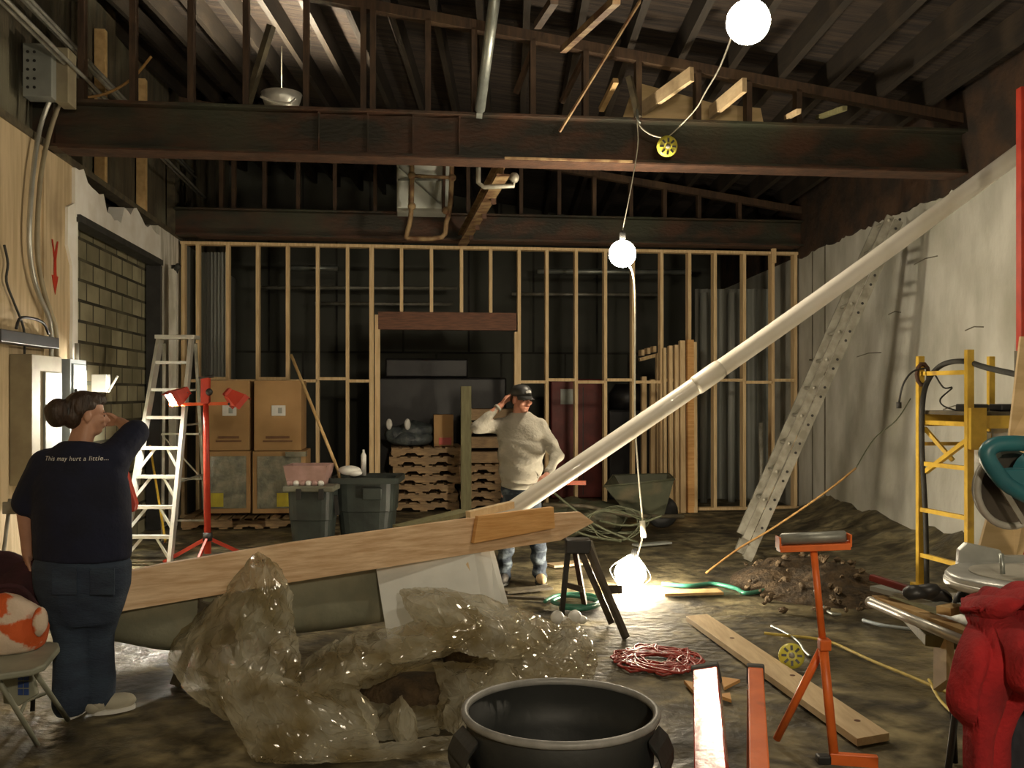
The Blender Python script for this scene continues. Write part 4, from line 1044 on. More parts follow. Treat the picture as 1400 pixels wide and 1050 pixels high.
q0, q1 = A(1190, 823, 4.05), A(1330, 882, 3.45)
t = thing('metal_tube', 'shiny pale metal tube along the front edge of the saw table', 'tube', q0)
obj('tube', MB().tube([q0, q1], .020, 16), 'alum', t, True)
obj('end_cap', MB().ell(q0, (.024, .015, .024), n=10), 'alum', t, True)
solo('lumber_strip', MB().bar(A(1200, 817, 4.1), A(1345, 872, 3.5), .06, .02), 'lumber', 'pale timber strip on the saw table behind the metal tube', 'lumber')
solo('grey_board', MB().bar(A(1200, 803, 4.15), A(1330, 836, 3.7), .09, .02), 'boxgrey', 'grey strip lying on the saw table behind the timber strip', 'board')
solo('wood_offcut', MB().bar(A(1290, 838, 3.75)+UP*.02, A(1310, 842, 3.7)+UP*.02, .10, .03), 'lumber', 'small pale wood offcut on the saw table by the black gloves', 'offcut')
mb = MB(); mb.bar(A(1190, 789, 4.1), A(1243, 806, 3.95), .03, .03)
solo('red_tool_handle', mb, 'darkred', 'dull red tool handle sticking out over the saw table', 'tool', bev=.008)
gl = MB()
for (x, y, r_) in ((1252, 812, .055), (1270, 808, .06), (1285, 812, .05), (1320, 822, .05), (1332, 815, .045), (1318, 828, .04)):
    gl.ell(A(x, y, 3.8), (r_, r_*.8, .03), n=10)
f = crumple(3, .02, 8)
for v in gl.bm.verts: v.co += V((0, 0, 1))*f(v.co)
solo('black_gloves', gl, 'black', 'black work gloves heaped on the saw table', 'gloves', smooth=True)
solo('hanging_offcut', MB().bar(A(1290, 872, 3.75), A(1290, 938, 3.62), .10, .03, V((1, .2, 0))), 'plywood', 'tan board scrap leaning under the saw table behind the red jacket', 'board')
# saw
sx, sy = (1395-700)/F*3.7, 3.75
SZ = CH-(800-HZ)/F*3.6
ms = thing('mitre_saw', 'mitre saw with a teal handle and round cast table at the right edge', 'saw', (sx, sy, TZ))
obj('base', MB().box((sx, sy+.05, TZ+.06), (.42, .34, .12)), 'castalu', ms, bev=.01)
obj('rear_fence', MB().prism([A(1310, 778, 3.95), A(1312, 752, 3.95), A(1322, 742, 3.95), A(1368, 752, 3.95), A(1372, 760, 3.95), A(1440, 760, 3.95), A(1440, 790, 3.95)], (0, .03, 0)), 'castalu', ms, bev=.003)
zt3 = CH-(785-HZ)/F*3.65
obj('turntable', MB().lathe((sx, 3.66, zt3-.06), [(.27, 0), (.285, .012), (.285, .046), (.275, .058), (.03, .06)], 40), 'castalu', ms, True)
obj('pedestal', MB().lathe((sx, 3.66, TZ+.118), [(.21, 0), (.19, .03), (.19, zt3-TZ-.18)], 32), 'black', ms, True)
obj('rim_band', MB().lathe((sx, 3.66, zt3-.055), [(.288, 0), (.291, .006), (.291, .022), (.288, .028)], 40), 'alum', ms, True)
obj('insert_plate', MB().lathe((sx, 3.66, zt3), [(.2, 0), (.2, .004)], 36), 'wornplastic', ms)
obj('lock_pin', MB().tube([A(1371, 785, 3.6), A(1369, 757, 3.62)], .009, 8), 'galv', ms, True)
gc = A(1383, 668, 3.62)
X_, Z_ = V((1, .15, 0)).normalized(), UP; N_ = V((.15, -1, 0)).normalized()
obj('blade', MB().lathe(gc, [(.135, -.002), (.135, .002)], 48, (X_, Z_, N_)), 'bladesteel', ms)
rim = [gc+(X_*math.cos(a)+Z_*math.sin(a))*.143 for a in (PI*.62+PI*1.15*k/20 for k in range(21))]
obj('blade_guard', MB().tube(rim, .014, 8), 'wornplastic', ms, True)
obj('guard_plate', MB().lathe(gc+V((0, .03, 0)), [(.148, -.004), (.148, .004)], 40, (X_, Z_, N_)), 'wornplastic', ms)
obj('arbor', MB().lathe(gc-V((0, .012, 0)), [(.03, -.012), (.03, .012)], 16, (X_, Z_, N_)), 'galv', ms, True)
obj('handle', MB().tube([A(1412, 607, 3.55), A(1385, 606, 3.5), A(1362, 608, 3.5), A(1350, 617, 3.5), A(1352, 630, 3.5), A(1364, 648, 3.5), A(1380, 665, 3.5), A(1412, 682, 3.52)], .030, 10, sub=4), 'teal', ms, True)
obj('upper_guard', MB().prism([A(1368, 643, 3.5), A(1412, 640, 3.5), A(1412, 680, 3.5), A(1385, 668, 3.5)], (0, .07, 0)), 'teal', ms, bev=.006)
obj('motor_housing', MB().tube([A(1425, 650, 3.5), A(1425, 650, 3.8)], .10, 20), 'teal', ms, True)
obj('arm', MB().bar(A(1425, 665, 3.7), A(1425, 745, 3.95), .09, .08), 'castalu', ms)
obj('linkage', MB().bar(A(1366, 660, 3.5), A(1400, 715, 3.5), .012, .02), 'alumdull', ms)
solo('wood_block', MB().bar(A(1374, 750, 3.9)+UP*.1, A(1376, 700, 3.9)+UP*.0, .04, .03), 'lumber', 'pale upright wood piece behind the saw blade', 'wood')

# ================================================================ RED JACKET
jk = thing('red_jacket', 'red fleece jacket draped over the end of the saw table', 'jacket', A(1350, 1050, 3.2))
f = crumple(21, .014, 4)
def fj(p):
    s_ = math.sin(p.x*30+2.2*math.sin(p.z*4.5)+p.z*3); return .034*(1-abs(s_))*(1 if s_ > 0 else .6)-.012+f(p)*.8
ctrl = [[A(1322, 822, 3.55), A(1345, 805, 3.6), A(1372, 802, 3.6), A(1420, 800, 3.6)],
        [A(1318, 832, 3.3), A(1345, 830, 3.25), A(1380, 826, 3.2), A(1440, 820, 3.2)],
        [A(1318, 870, 3.15), A(1345, 865, 3.08), A(1385, 865, 3.05), A(1450, 860, 3.05)],
        [A(1303, 915, 3.1), A(1335, 915, 3.0), A(1385, 905, 3.0), A(1450, 900, 3.0)],
        [A(1296, 948, 3.1), A(1335, 960, 3.0), A(1380, 935, 3.03), A(1450, 930, 3.0)],
        [A(1312, 1000, 3.12), A(1340, 1005, 3.03), A(1372, 1000, 3.08), A(1392, 985, 3.12)],
        [A(1316, 1070, 3.12), A(1340, 1075, 3.05), A(1362, 1070, 3.08), A(1380, 1060, 3.12)]]
o = obj('jacket_body', MB().patch(ctrl, 50, 60, fj), 'jacket', jk, True)
sm = o.modifiers.new('thickness', 'SOLIDIFY'); sm.thickness = .012
o = obj('collar', MB().patch([[A(1318, 820, 3.4), A(1350, 806, 3.42), A(1400, 800, 3.4), A(1450, 796, 3.4)], [A(1312, 830, 3.22), A(1350, 826, 3.12), A(1400, 815, 3.08), A(1450, 808, 3.1)], [A(1330, 841, 3.2), A(1362, 842, 3.1), A(1404, 832, 3.06), A(1450, 824, 3.08)], [A(1345, 838, 3.26), A(1370, 836, 3.2), A(1405, 828, 3.16), A(1450, 820, 3.16)]], 30, 24, fj), 'jacket', jk, True); sm = o.modifiers.new('thickness', 'SOLIDIFY'); sm.thickness = .012
ctrl = [[A(1350, 835, 3.2), A(1400, 828, 3.15), A(1450, 820, 3.15)], [A(1368, 880, 3.0), A(1405, 885, 2.92), A(1450, 880, 2.95)], [A(1380, 925, 2.98), A(1410, 935, 2.9), A(1450, 930, 2.9)], [A(1392, 950, 3.0), A(1420, 960, 2.92), A(1450, 960, 2.9)]]
o = obj('sleeve', MB().patch(ctrl, 26, 36, fj), 'jacket', jk, True); sm = o.modifiers.new('thickness', 'SOLIDIFY'); sm.thickness = .012
ctrl = [[A(1355, 930, 3.13), A(1400, 930, 3.13), A(1450, 930, 3.13)], [A(1365, 990, 3.14), A(1400, 1000, 3.14), A(1450, 1000, 3.14)], [A(1370, 1060, 3.16), A(1400, 1070, 3.16), A(1450, 1070, 3.16)]]
o = obj('lining', MB().patch(ctrl, 20, 20, fj), 'jacketlining', jk, True); sm = o.modifiers.new('thickness', 'SOLIDIFY'); sm.thickness = .006

# ================================================================ ROLLER STAND
rs = thing('roller_stand', 'orange metal roller stand with a grey roller in front of the plank', 'roller stand', FL(1142, 1046))
tp = A(1112, 748, 4.25); bt = FL(1141, 1047); bt = V((bt.x, bt.y, .02))
md = bt.lerp(tp, .55)
obj('upright', MB().tube([bt, md], .021, 12), 'orange', rs, True)
obj('inner_tube', MB().tube([md, tp], .016, 12), 'orange', rs, True)
l0, l1 = A(1064, 748, 4.28), A(1160, 744, 4.18)
obj('roller_bracket', MB().hexa([p+V((0, dy, dz)) for dz in (-.02, .008) for p, dy in ((l0, -.035), (l1, -.035), (l1, .035), (l0, .035))]), 'orange', rs, bev=.003)
for p in (l0, l1): obj('roller_cheek', MB().box(p+UP*.02, (.008, .07, .055)), 'orange', rs, bev=.002)
ax_ = (l1-l0).normalized()
obj('roller', MB().tube([l0+UP*.035+ax_*.008, l0+UP*.035+ax_*.016, l1+UP*.035-ax_*.016, l1+UP*.035-ax_*.008], [.018, .026, .026, .018], 18), 'roller', rs, True)
ft = FL(1062, 1016)
obj('strut', MB().tube([A(1127, 880, 4.28), V((ft.x, ft.y, .02))], .018, 12), 'orange', rs, True)
a, b_ = FL(1128, 1047), FL(1200, 1052); obj('foot_bar', MB().bar(V((bt.x-.02, bt.y, .035)), V((b_.x, b_.y, .035)), .035, .05), 'orange', rs, bev=.003)
obj('foot_cap', MB().box(V((bt.x-.05, bt.y, .03)), (.06, .05, .04)), 'black', rs, bev=.008)
obj('height_clamp', MB().box(md+V((0, -.02, .0)), (.05, .05, .05)), 'orange', rs, bev=.006)

# ================================================================ TWO STEEL SAWHORSE BARS
def shorse(x0, w0, x1, w1, m, lab, tilt=0, upv=UP):
    z = .70; Yt = (CH-z)*F/(912-HZ); Yb = (CH-z)*F/(1120-HZ)
    p, q = V(((x0-700)/F*Yt, Yt, z)), V(((x1-700)/F*Yb, Yb, z-tilt))
    w_ = w0/F*Yt
    t = thing('steel_sawhorse', lab, 'sawhorse', V((p.x, p.y, 0)))
    obj('top_bar', MB().bar(p-UP*.03, q-UP*.03, w_, .06, upv), m, t, bev=.004)
    d_ = (q-p).normalized()
    obj('rubber_cap', MB().bar(p-UP*.028-d_*.03, p-UP*.028+d_*.006, w_+.010, .068, upv), 'blackrub', t, bev=.006)
    for k in (.06, .92):
        for s_ in (-1, 1):
            a = p.lerp(q, k)-UP*.06
            obj('leg', MB().bar(a+V((s_*w_*.25, 0, 0)), V((a.x+s_*w_*.35, a.y, .0)), .025, .035), m, t)
    return t
shorse(966, 34, 980, 44, 'redgloss', 'red steel sawhorse in the foreground, its glossy bar catching the light', .05, V((-.21, 0, 1)).normalized())
shorse(1033, 20, 1041, 28, 'orange', 'narrow orange steel sawhorse beside the red one')

# ================================================================ RUBBISH CAN
cy = 2.96; cx = (766-700)/F*cy; cz = CH-(966-HZ)/F*cy
tc_ = thing('rubbish_can', 'big round black rubbish can in the foreground', 'rubbish can', (cx, cy, 0))
rr_ = 133/F*cy
obj('can_body', MB().lathe((cx, cy, 0), [(rr_*.80, .0), (rr_*.82, .03), (rr_*.93, cz-.16), (rr_*.955, cz-.155), (rr_*.97, cz-.03), (rr_*.955, cz-.02), (rr_*.90, cz-.16), (rr_*.79, .03), (.01, .025)], 56), 'can', tc_, True)
obj('rim', MB().tube([V((cx+math.cos(a)*rr_*.985, cy+math.sin(a)*rr_*.985, cz-.012)) for a in (2*PI*k/56 for k in range(56))], .0125, 10, closed=True), 'canrim', tc_, True)
for s_ in (-1, 1):
    a0 = -.35 if s_ > 0 else PI+.35
    P = []
    for k, (dz, ra) in enumerate(((-.045, 1.0), (-.075, 1.10), (-.12, 1.16), (-.155, 1.13), (-.165, 1.0))):
        P.append((ra, dz))
    mb = MB(); rings = []
    for ra, dz in P:
        rings.append(mb.ring([V((cx+math.cos(a0+da)*rr_*ra*(1 if abs(da) < .2 else 1), cy+math.sin(a0+da)*rr_*ra, cz+dz-th)) for da, th in ((-.26, 0), (.26, 0), (.24, .022), (-.24, .022))]))
    mb.skin(rings); obj('handle', mb, 'can', tc_, bev=.004)
for k in range(5):
    obj('wall_rib', MB().bar((cx+math.cos(-PI/2-.5+k*.25)*rr_*.90, cy+math.sin(-PI/2-.5+k*.25)*rr_*.90, .1), (cx+math.cos(-PI/2-.5+k*.25)*rr_*.945, cy+math.sin(-PI/2-.5+k*.25)*rr_*.945, cz-.2), .01, .012), 'can', tc_)
solo('paper_scrap', MB().box((cx-rr_*.6, cy+rr_*.42, cz-.22), (.06, .02, .045)), 'wornplastic', 'small pale scrap stuck inside the rubbish can', 'scrap', bev=.004)

# ================================================================ BOARD ON SAWHORSE, PANEL, TARP
bd = thing('long_board', 'long wide pinkish board on edge resting on the folding sawhorse', 'board', A(480, 800, 5.8))
pa, pb2 = A(160, 800, 5.05), A(790, 720, 6.75)
OP = lambda x, y, o=0.0: onplane(x, y, pa+V((0, -o, 0)), pb2+V((0, -o, 0)))
perp = V((-(pb2-pa).y, (pb2-pa).x, 0)).normalized()
obj('board_body', MB().prism([OP(155, 838), OP(400, 796), OP(640, 758), OP(766, 739), OP(812, 714), OP(793, 700), OP(640, 709), OP(400, 742), OP(225, 771), OP(160, 785)], perp*.04), 'board', bd, bev=.002)
ob_ = thing('orange_board', 'short orange-toned board lying against the right end of the long board', 'board', A(700, 740, 6.4))
obj('board_body', MB().prism([OP(648, 743, .07), OP(759, 722, .07), OP(757, 693, .07), OP(654, 706, .07)], perp*.04), 'orangeboard', ob_, bev=.002)
solo('narrow_batten', MB().bar(A(640, 704, 6.6), A(700, 690, 6.9), .05, .05), 'plank', 'pale batten end showing behind the boards left of the pipe', 'batten')
solo('grey_plank', MB().bar(A(545, 722, 6.5), A(636, 700, 6.9), .14, .03), 'greypost', 'weathered grey plank behind the top edge of the long board', 'plank')

def fsh(p): return .03*noise.noise(p*2.2)
tp_ = thing('grey_tarp', 'grey-green tarp hanging below the long board', 'tarp', A(330, 870, 5.6))
ctrl = [[A(150, 828, 5.12), A(260, 805, 5.35), A(390, 780, 5.75), A(530, 758, 6.15)],
        [A(150, 850, 5.16), A(260, 840, 5.36), A(390, 820, 5.72), A(530, 800, 6.15)],
        [A(152, 874, 5.24), A(250, 884, 5.35), A(390, 862, 5.72), A(530, 842, 6.15)],
        [A(160, 878, 5.4), A(250, 889, 5.55), A(390, 868, 5.9), A(530, 846, 6.3)],
        [A(165, 868, 5.5), A(250, 876, 5.7), A(390, 856, 6.0), A(530, 836, 6.4)]]
o = obj('tarp_cloth', MB().patch(ctrl, 50, 26, fsh), 'tarp', tp_, True); sm = o.modifiers.new('thickness', 'SOLIDIFY'); sm.thickness = .01
fp = thing('foam_board', 'white foam board leaning below the long board', 'foam board', A(600, 850, 6.1))
pts = [A(514, 778, 6.05), A(648, 752, 6.3), A(668, 880, 6.05), A(535, 905, 5.75)]
for p in pts[2:]: p.z = 0.01
obj('panel', MB().prism(pts, V((.10, .14, 0))), 'foam', fp, bev=.003)
obj('stained_patch', MB().prism([A(618, 790, 6.21), A(640, 768, 6.25), A(645, 788, 6.23)], V((.0, -.012, 0))), 'plank', fp)
solo('foam_sheet', MB().prism([A(652, 753, 6.42), A(668, 750, 6.45), A(694, 848, 6.2), A(662, 850, 6.2)], V((.03, .05, 0))), 'foam', 'second white foam board leaning just behind the first, its right edge showing', 'foam board')

# folding sawhorse under the board
sh = thing('folding_sawhorse', 'dark folding metal sawhorse carrying the right end of the long board', 'sawhorse', FL(810, 850))
hd = A(790, 742, 6.8)
obj('top_bracket', MB().box(hd+UP*-.02, (.18, .14, .10)), 'black', sh, bev=.01)
feet = [FL(772, 842), FL(802, 838), FL(856, 872), FL(838, 850), FL(846, 862)]
tops = [hd+V((-.07, 0, -.05)), hd+V((-.02, .05, -.05)), hd+V((.07, -.03, -.03)), hd+V((.02, .04, -.06))]
for a, b_, m in zip(tops, (FL(768, 838), FL(800, 830), FL(856, 872), FL(836, 852)), ('black', 'rust', 'bladesteel', 'bladesteel')):
    b_ = V((b_.x, b_.y, .0)); obj('leg', MB().bar(a, b_, .035, .045), m, sh)
obj('leg', MB().bar(hd+V((.09, .06, 0)), A(828, 808, 6.95), .03, .03), 'alumdull', sh)
obj('cross_brace', MB().bar(A(829, 806, 6.9), A(848, 806, 6.7), .03, .06), 'bladesteel', sh)
obj('cross_brace', MB().bar(A(776, 800, 7.1), A(796, 806, 7.0), .02, .04), 'bladesteel', sh)
sh2 = thing('trestle', 'dark trestle under the left part of the long board behind the plastic', 'sawhorse', A(300, 880, 5.5))
hd2 = A(300, 818, 5.5)
obj('top_rail', MB().bar(hd2+V((-.1, -.12, 0)), hd2+V((.1, .34, 0)), .06, .06), 'oldwood', sh2)
for dx, dy in ((-.22, -.1), (.2, -.1), (-.2, .3), (.24, .3)): obj('leg', MB().bar(hd2+V((dx*.2, dy, 0)), V((hd2.x+dx, hd2.y+dy, 0)), .05, .05), 'oldwood', sh2)

# ================================================================ PLASTIC SHEETING
ps = thing('plastic_sheeting', 'large crumpled pile of dirty clear plastic sheeting', 'plastic sheet', A(450, 1000, 4.7))
f1 = folds(31, .040, 1.1, 3); f2 = folds(78, .018, 3.2, 3); f3 = folds(5, .004, 9, 3)
def fp_(p): return f1(p)+f2(p)+f3(p)
def fpl(p): return f1(p)*.4+f2(p)*.8+f3(p)
FS = 40
def sheet(ctrl, nu, nv, fn, name='sheet_fold'):
    global FS
    FS += 1; mb = film(MB(), ctrl, max(5, int(nu/3.6)), max(4, int(nv/3.6)), .011 if fn is fpl else .018, FS)
    for k in range(2):
        bmesh.ops.subdivide_edges(mb.bm, edges=mb.bm.edges[:], cuts=1, use_grid_fill=True)
        rr = random.Random(FS*7+k); am = (.0045, .0022)[k]
        for v in mb.bm.verts:
            v.co += V((rr.uniform(-1, 1), rr.uniform(-1, 1), rr.uniform(-1, 1)))*am
            if v.co.z < .006: v.co.z = .006
    return obj(name, mb, 'plastic', ps, False)
def AA(rows): return [[A(*p) for p in r] for r in rows]
# tall peak over the board
sheet(AA([[(338, 768, 5.42), (349, 756, 5.38), (362, 758, 5.35), (378, 772, 5.4)],
          [(305, 812, 5.25), (342, 795, 4.98), (372, 792, 5.0), (397, 805, 5.3)],
          [(278, 852, 5.15), (322, 852, 4.75), (368, 850, 4.85), (403, 855, 5.15)],
          [(262, 895, 5.0), (310, 905, 4.6), (362, 900, 4.7), (410, 890, 5.0)],
          [(258, 930, 4.9), (305, 950, 4.52), (358, 945, 4.55), (412, 930, 4.8)]]), 60, 60, fp_)
# left skirt
sheet(AA([[(290, 822, 5.45), (300, 815, 5.3), (312, 822, 5.2)],
          [(250, 862, 5.3), (278, 868, 5.0), (305, 870, 4.9)],
          [(228, 900, 5.1), (262, 905, 4.85), (300, 915, 4.7)],
          [(250, 938, 4.95), (285, 950, 4.7), (325, 960, 4.5)],
          [(272, 962, 4.8), (310, 985, 4.6), (345, 1000, 4.4)]]), 40, 44, fp_)
# front lap spilling towards the viewer
sheet(AA([[(300, 905, 4.65), (345, 915, 4.6), (400, 930, 4.65), (450, 950, 4.7)],
          [(300, 950, 4.5), (350, 955, 4.45), (415, 960, 4.42), (505, 985, 4.5)],
          [(322, 1000, 4.38), (370, 995, 4.33), (430, 1000, 4.33), (515, 1008, 4.42)],
          [(340, 1030, 4.3), (385, 1030, 4.28), (440, 1030, 4.29), (520, 1022, 4.38)],
          [(350, 1052, 4.24), (400, 1054, 4.21), (450, 1052, 4.23), (525, 1040, 4.3)]]), 60, 44, fpl)
# front rim of the hollow
sheet(AA([[(400, 1012, 4.46), (470, 1018, 4.42), (560, 1012, 4.45), (628, 1002, 4.52), (665, 960, 4.75)],
          [(400, 1022, 4.36), (470, 1026, 4.33), (562, 1018, 4.36), (640, 1006, 4.46), (690, 955, 4.72)],
          [(395, 1044, 4.26), (470, 1046, 4.23), (565, 1036, 4.30), (640, 1014, 4.5), (700, 960, 5.0)]]), 60, 16, fpl)
# long rolled fold running right
sheet(AA([[(398, 925, 4.95), (440, 885, 5.15), (480, 868, 5.25), (540, 856, 5.35), (600, 842, 5.45), (650, 828, 5.6)],
          [(405, 945, 4.62), (445, 905, 4.78), (490, 890, 4.85), (550, 878, 4.9), (610, 860, 5.05), (660, 845, 5.3)],
          [(420, 962, 4.55), (455, 935, 4.66), (500, 920, 4.72), (560, 900, 4.8), (620, 880, 4.95), (670, 862, 5.2)],
          [(440, 962, 4.7), (470, 948, 4.85), (515, 935, 4.9), (570, 912, 5.0), (625, 892, 5.1), (675, 872, 5.35)]]), 80, 34, fp_)
# hood
sheet(AA([[(546, 806, 5.85), (590, 803, 5.95), (650, 812, 6.0), (715, 832, 6.05), (770, 858, 6.0)],
          [(552, 826, 5.55), (600, 820, 5.45), (660, 838, 5.4), (720, 855, 5.45), (765, 870, 5.6)],
          [(568, 850, 5.35), (612, 858, 5.15), (668, 872, 5.1), (722, 880, 5.2), (758, 885, 5.4)],
          [(600, 872, 5.25), (625, 890, 5.0), (672, 900, 4.98), (718, 900, 5.1), (748, 895, 5.3)]]), 70, 40, fp_)
# right arm of the hollow
sheet(AA([[(590, 905, 5.1), (625, 905, 5.1), (660, 910, 5.1), (700, 905, 5.25)],
          [(600, 935, 4.95), (635, 935, 4.85), (665, 935, 4.9), (705, 925, 5.1)],
          [(600, 965, 4.85), (630, 965, 4.72), (655, 965, 4.7), (700, 955, 4.85)],
          [(590, 990, 4.75), (615, 1000, 4.55), (635, 1008, 4.5), (660, 1000, 4.62)]]), 36, 40, fp_)
# floor of the hollow and small upright twist
sheet(AA([[(440, 930, 5.2), (520, 925, 5.3), (600, 920, 5.3)], [(450, 970, 4.85), (520, 975, 4.85), (600, 975, 4.85)], [(450, 1015, 4.5), (520, 1015, 4.5), (600, 1005, 4.55)]]), 30, 24, fpl)
sheet(AA([[(535, 968, 4.7), (548, 952, 4.66), (562, 965, 4.7)], [(532, 990, 4.6), (552, 985, 4.52), (572, 992, 4.6)], [(540, 1015, 4.5), (556, 1020, 4.42), (570, 1015, 4.48)]]), 16, 20, fp_)
sheet(AA([[(458, 945, 4.75), (480, 940, 4.75), (505, 955, 4.75)], [(470, 965, 4.6), (495, 970, 4.5), (518, 985, 4.55)], [(480, 985, 4.55), (500, 995, 4.45), (505, 1012, 4.42)]]), 20, 20, fp_)
# right apron on the floor
sheet(AA([[(690, 848, 6.1), (725, 838, 6.2), (748, 862, 5.9), (778, 846, 6.0), (800, 862, 5.9)],
          [(665, 880, 5.6), (705, 872, 5.45), (745, 880, 5.4), (785, 868, 5.5), (812, 885, 5.55)],
          [(640, 912, 5.2), (690, 905, 5.1), (740, 905, 5.05), (790, 900, 5.2), (818, 905, 5.4)],
          [(640, 945, 4.95), (690, 945, 4.85), (740, 940, 4.85), (790, 932, 5.0), (812, 925, 5.3)],
          [(660, 1000, 4.7), (700, 1000, 4.65), (745, 985, 4.7), (790, 965, 4.95), (815, 940, 5.3)]]), 70, 60, fpl)
# dark lumps put in for the shaded opening under the hood
ub = MB(); ub.ell(A(560, 960, 5.1), (.30, .2, .16)); ub.ell(A(660, 905, 5.5), (.26, .2, .2))
for v in ub.bm.verts: v.co += V((1, 1, 1))*f1(v.co)*.6; v.co.z = max(v.co.z, .01)
solo('dark_opening_fill', ub, 'dirt', 'dark lumps standing in for the shaded opening of the plastic sheeting', 'bundle')

# ================================================================ FLOOR ITEMS
pl = thing('floor_plank', 'long pale timber plank lying on the floor behind the roller stand', 'plank', FL(1070, 930))
a, b_ = FL(938, 850), FL(967, 847); c_, d_ = FL(1216, 1014), FL(1172, 1022)
obj('plank_body', MB().hexa([p+UP*z for z in (.004, .042) for p in (d_, c_, b_, a)]), 'plank', pl, bev=.002)
for x, y in ((1000, 880), (1082, 932), (1170, 995)): 
    p = FL(x, y); obj('knot', MB().lathe(V((p.x, p.y-.02, .0405)), [(.016, 0), (.016, .003)], 10), 'header', pl)
# red cord tangle
P = []; rr = random.Random(8); c0 = FL(897, 905)
for i in range(150):
    a = i*.9+rr.uniform(-.5, .5); ra = rr.uniform(.25, 1)
    P.append(V((c0.x+math.cos(a)*.29*ra, c0.y+math.sin(a)*.34*ra, .010+.018*rr.random())))
solo('red_cord_tangle', MB().tube(P, .0075, 6, sub=3), 'redcord', 'tangled red cord lying on the wet floor', 'cord', smooth=True)
def cord(pxs, r, m, name, lab, cat, z=.012, sub=6):
    return solo(name, MB().tube([FL(x, y)+UP*z for x, y in pxs], r, 8, sub=sub), m, lab, cat, smooth=True)
cord([(1045, 868), (1080, 872), (1110, 875), (1140, 882), (1190, 905), (1250, 930), (1300, 952)], .010, 'yellowcord', 'power_cable', 'long yellow cord curving across the floor towards the saw table', 'cord')
cord([(905, 800), (940, 803), (975, 800), (1005, 806), (1020, 813), (1050, 808)], .018, 'hose', 'green_hose', 'green garden hose section lying right of the floor lamp', 'hose')
cord([(1050, 808), (1080, 806), (1105, 812), (1120, 825), (1135, 840), (1150, 842)], .012, 'galv', 'pale_cord', 'pale shiny cord curving behind the roller stand', 'cord')
cord([(745, 826), (760, 818), (790, 815), (818, 820), (812, 830), (780, 832), (755, 826), (775, 818), (805, 822), (822, 828), (800, 836), (765, 834)], .016, 'hose', 'hose_coil', 'coil of green hose between the sawhorse legs', 'hose', z=.02)
cord([(1055, 858), (1075, 868), (1092, 880), (1100, 892), (1108, 900)], .009, 'galv', 'silver_cord', 'short silvery cord by the yellow round plug', 'cord')
cord([(1180, 850), (1210, 858), (1260, 864), (1300, 866)], .014, 'boxblue', 'blue_hose', 'dim blue hose under the saw table', 'hose')
cord([(1270, 932), (1285, 960), (1310, 985)], .008, 'yellowcord', 'cord_end', 'short piece of yellow cord under the saw table', 'cord')

def yellow_guard(c0, nrm, lab, cat='lamp guard', r=.075):
    x, u, a = frame(nrm)
    t = thing('yellow_round_guard', lab, cat, c0)
    obj('guard_body', MB().lathe(c0-a*.02, [(r*.7, 0), (r, .012), (r, .028), (r*.72, .045), (r*.3, .05)], 24, (x, u, a)), 'yellowplastic', t, True)
    for k in range(8):
        q = 2*PI*k/8; obj('slot', MB().box(c0+a*.027+(x*math.cos(q)+u*math.sin(q))*r*.60, (r*.18, r*.38, .012), ((x*-math.sin(q)+u*math.cos(q)), (x*math.cos(q)+u*math.sin(q)), a)), 'black', t)
    obj('hub', MB().lathe(c0+a*.03, [(r*.24, 0), (r*.2, .02)], 14, (x, u, a)), 'wornplastic', t, True)
    return t
g = FL(1082, 915); yellow_guard(V((g.x, g.y, .08)), V((-.2, -1, .35)), 'round yellow slotted plug guard lying on the floor by the plank')

# planks and rubbish near the lamp
for i, (a, c_, w_, m) in enumerate((((690, 812), (752, 806), .12, 'oldwood'), ((752, 776), (812, 770), .16, 'plank'), ((660, 818), (745, 822), .05, 'oldwood'), ((905, 814), (985, 812), .16, 'lumber'), ((868, 748), (915, 744), .1, 'boxgrey'))):
    p, q = FL(*a)+UP*.02, FL(*c_)+UP*.02
    solo('scrap_board', MB().bar(p, q, w_, .02), m, ['dark scrap board at the feet of the man', 'pale scrap board on the floor right of the man', 'thin dark stick on the floor behind the foam boards', 'sunlit-looking pale scrap board just right of the floor lamp', 'grey scrap board behind the floor lamp'][i] if i != 3 else 'brightly lit pale scrap board just right of the floor lamp', 'board')
for i, pts in enumerate((((935, 935), (958, 940), (948, 950)), ((985, 930), (1012, 934), (990, 945)), ((980, 955), (998, 952), (1000, 962)))):
    solo('wood_scrap', MB().prism([FL(*p)+UP*.004 for p in pts], UP*.018), 'orangeboard', 'small triangular wood scrap by the red sawhorse, %s' % ['left of its bar', 'right of its bar', 'nearest of the two right of its bar'][i], 'scrap')
for i, (x, y) in enumerate(((762, 846), (786, 845))):
    p = FL(x, y+8); solo('bottle_cap_debris', MB().ell(V((p.x, p.y, .05)), (.05, .05, .05), n=10).ell(V((p.x+.05, p.y, .03)), (.04, .04, .03), n=8), 'white', 'pale crumpled paper ball at the sawhorse feet, %s' % ['left one', 'right one'][i], 'paper', smooth=True)
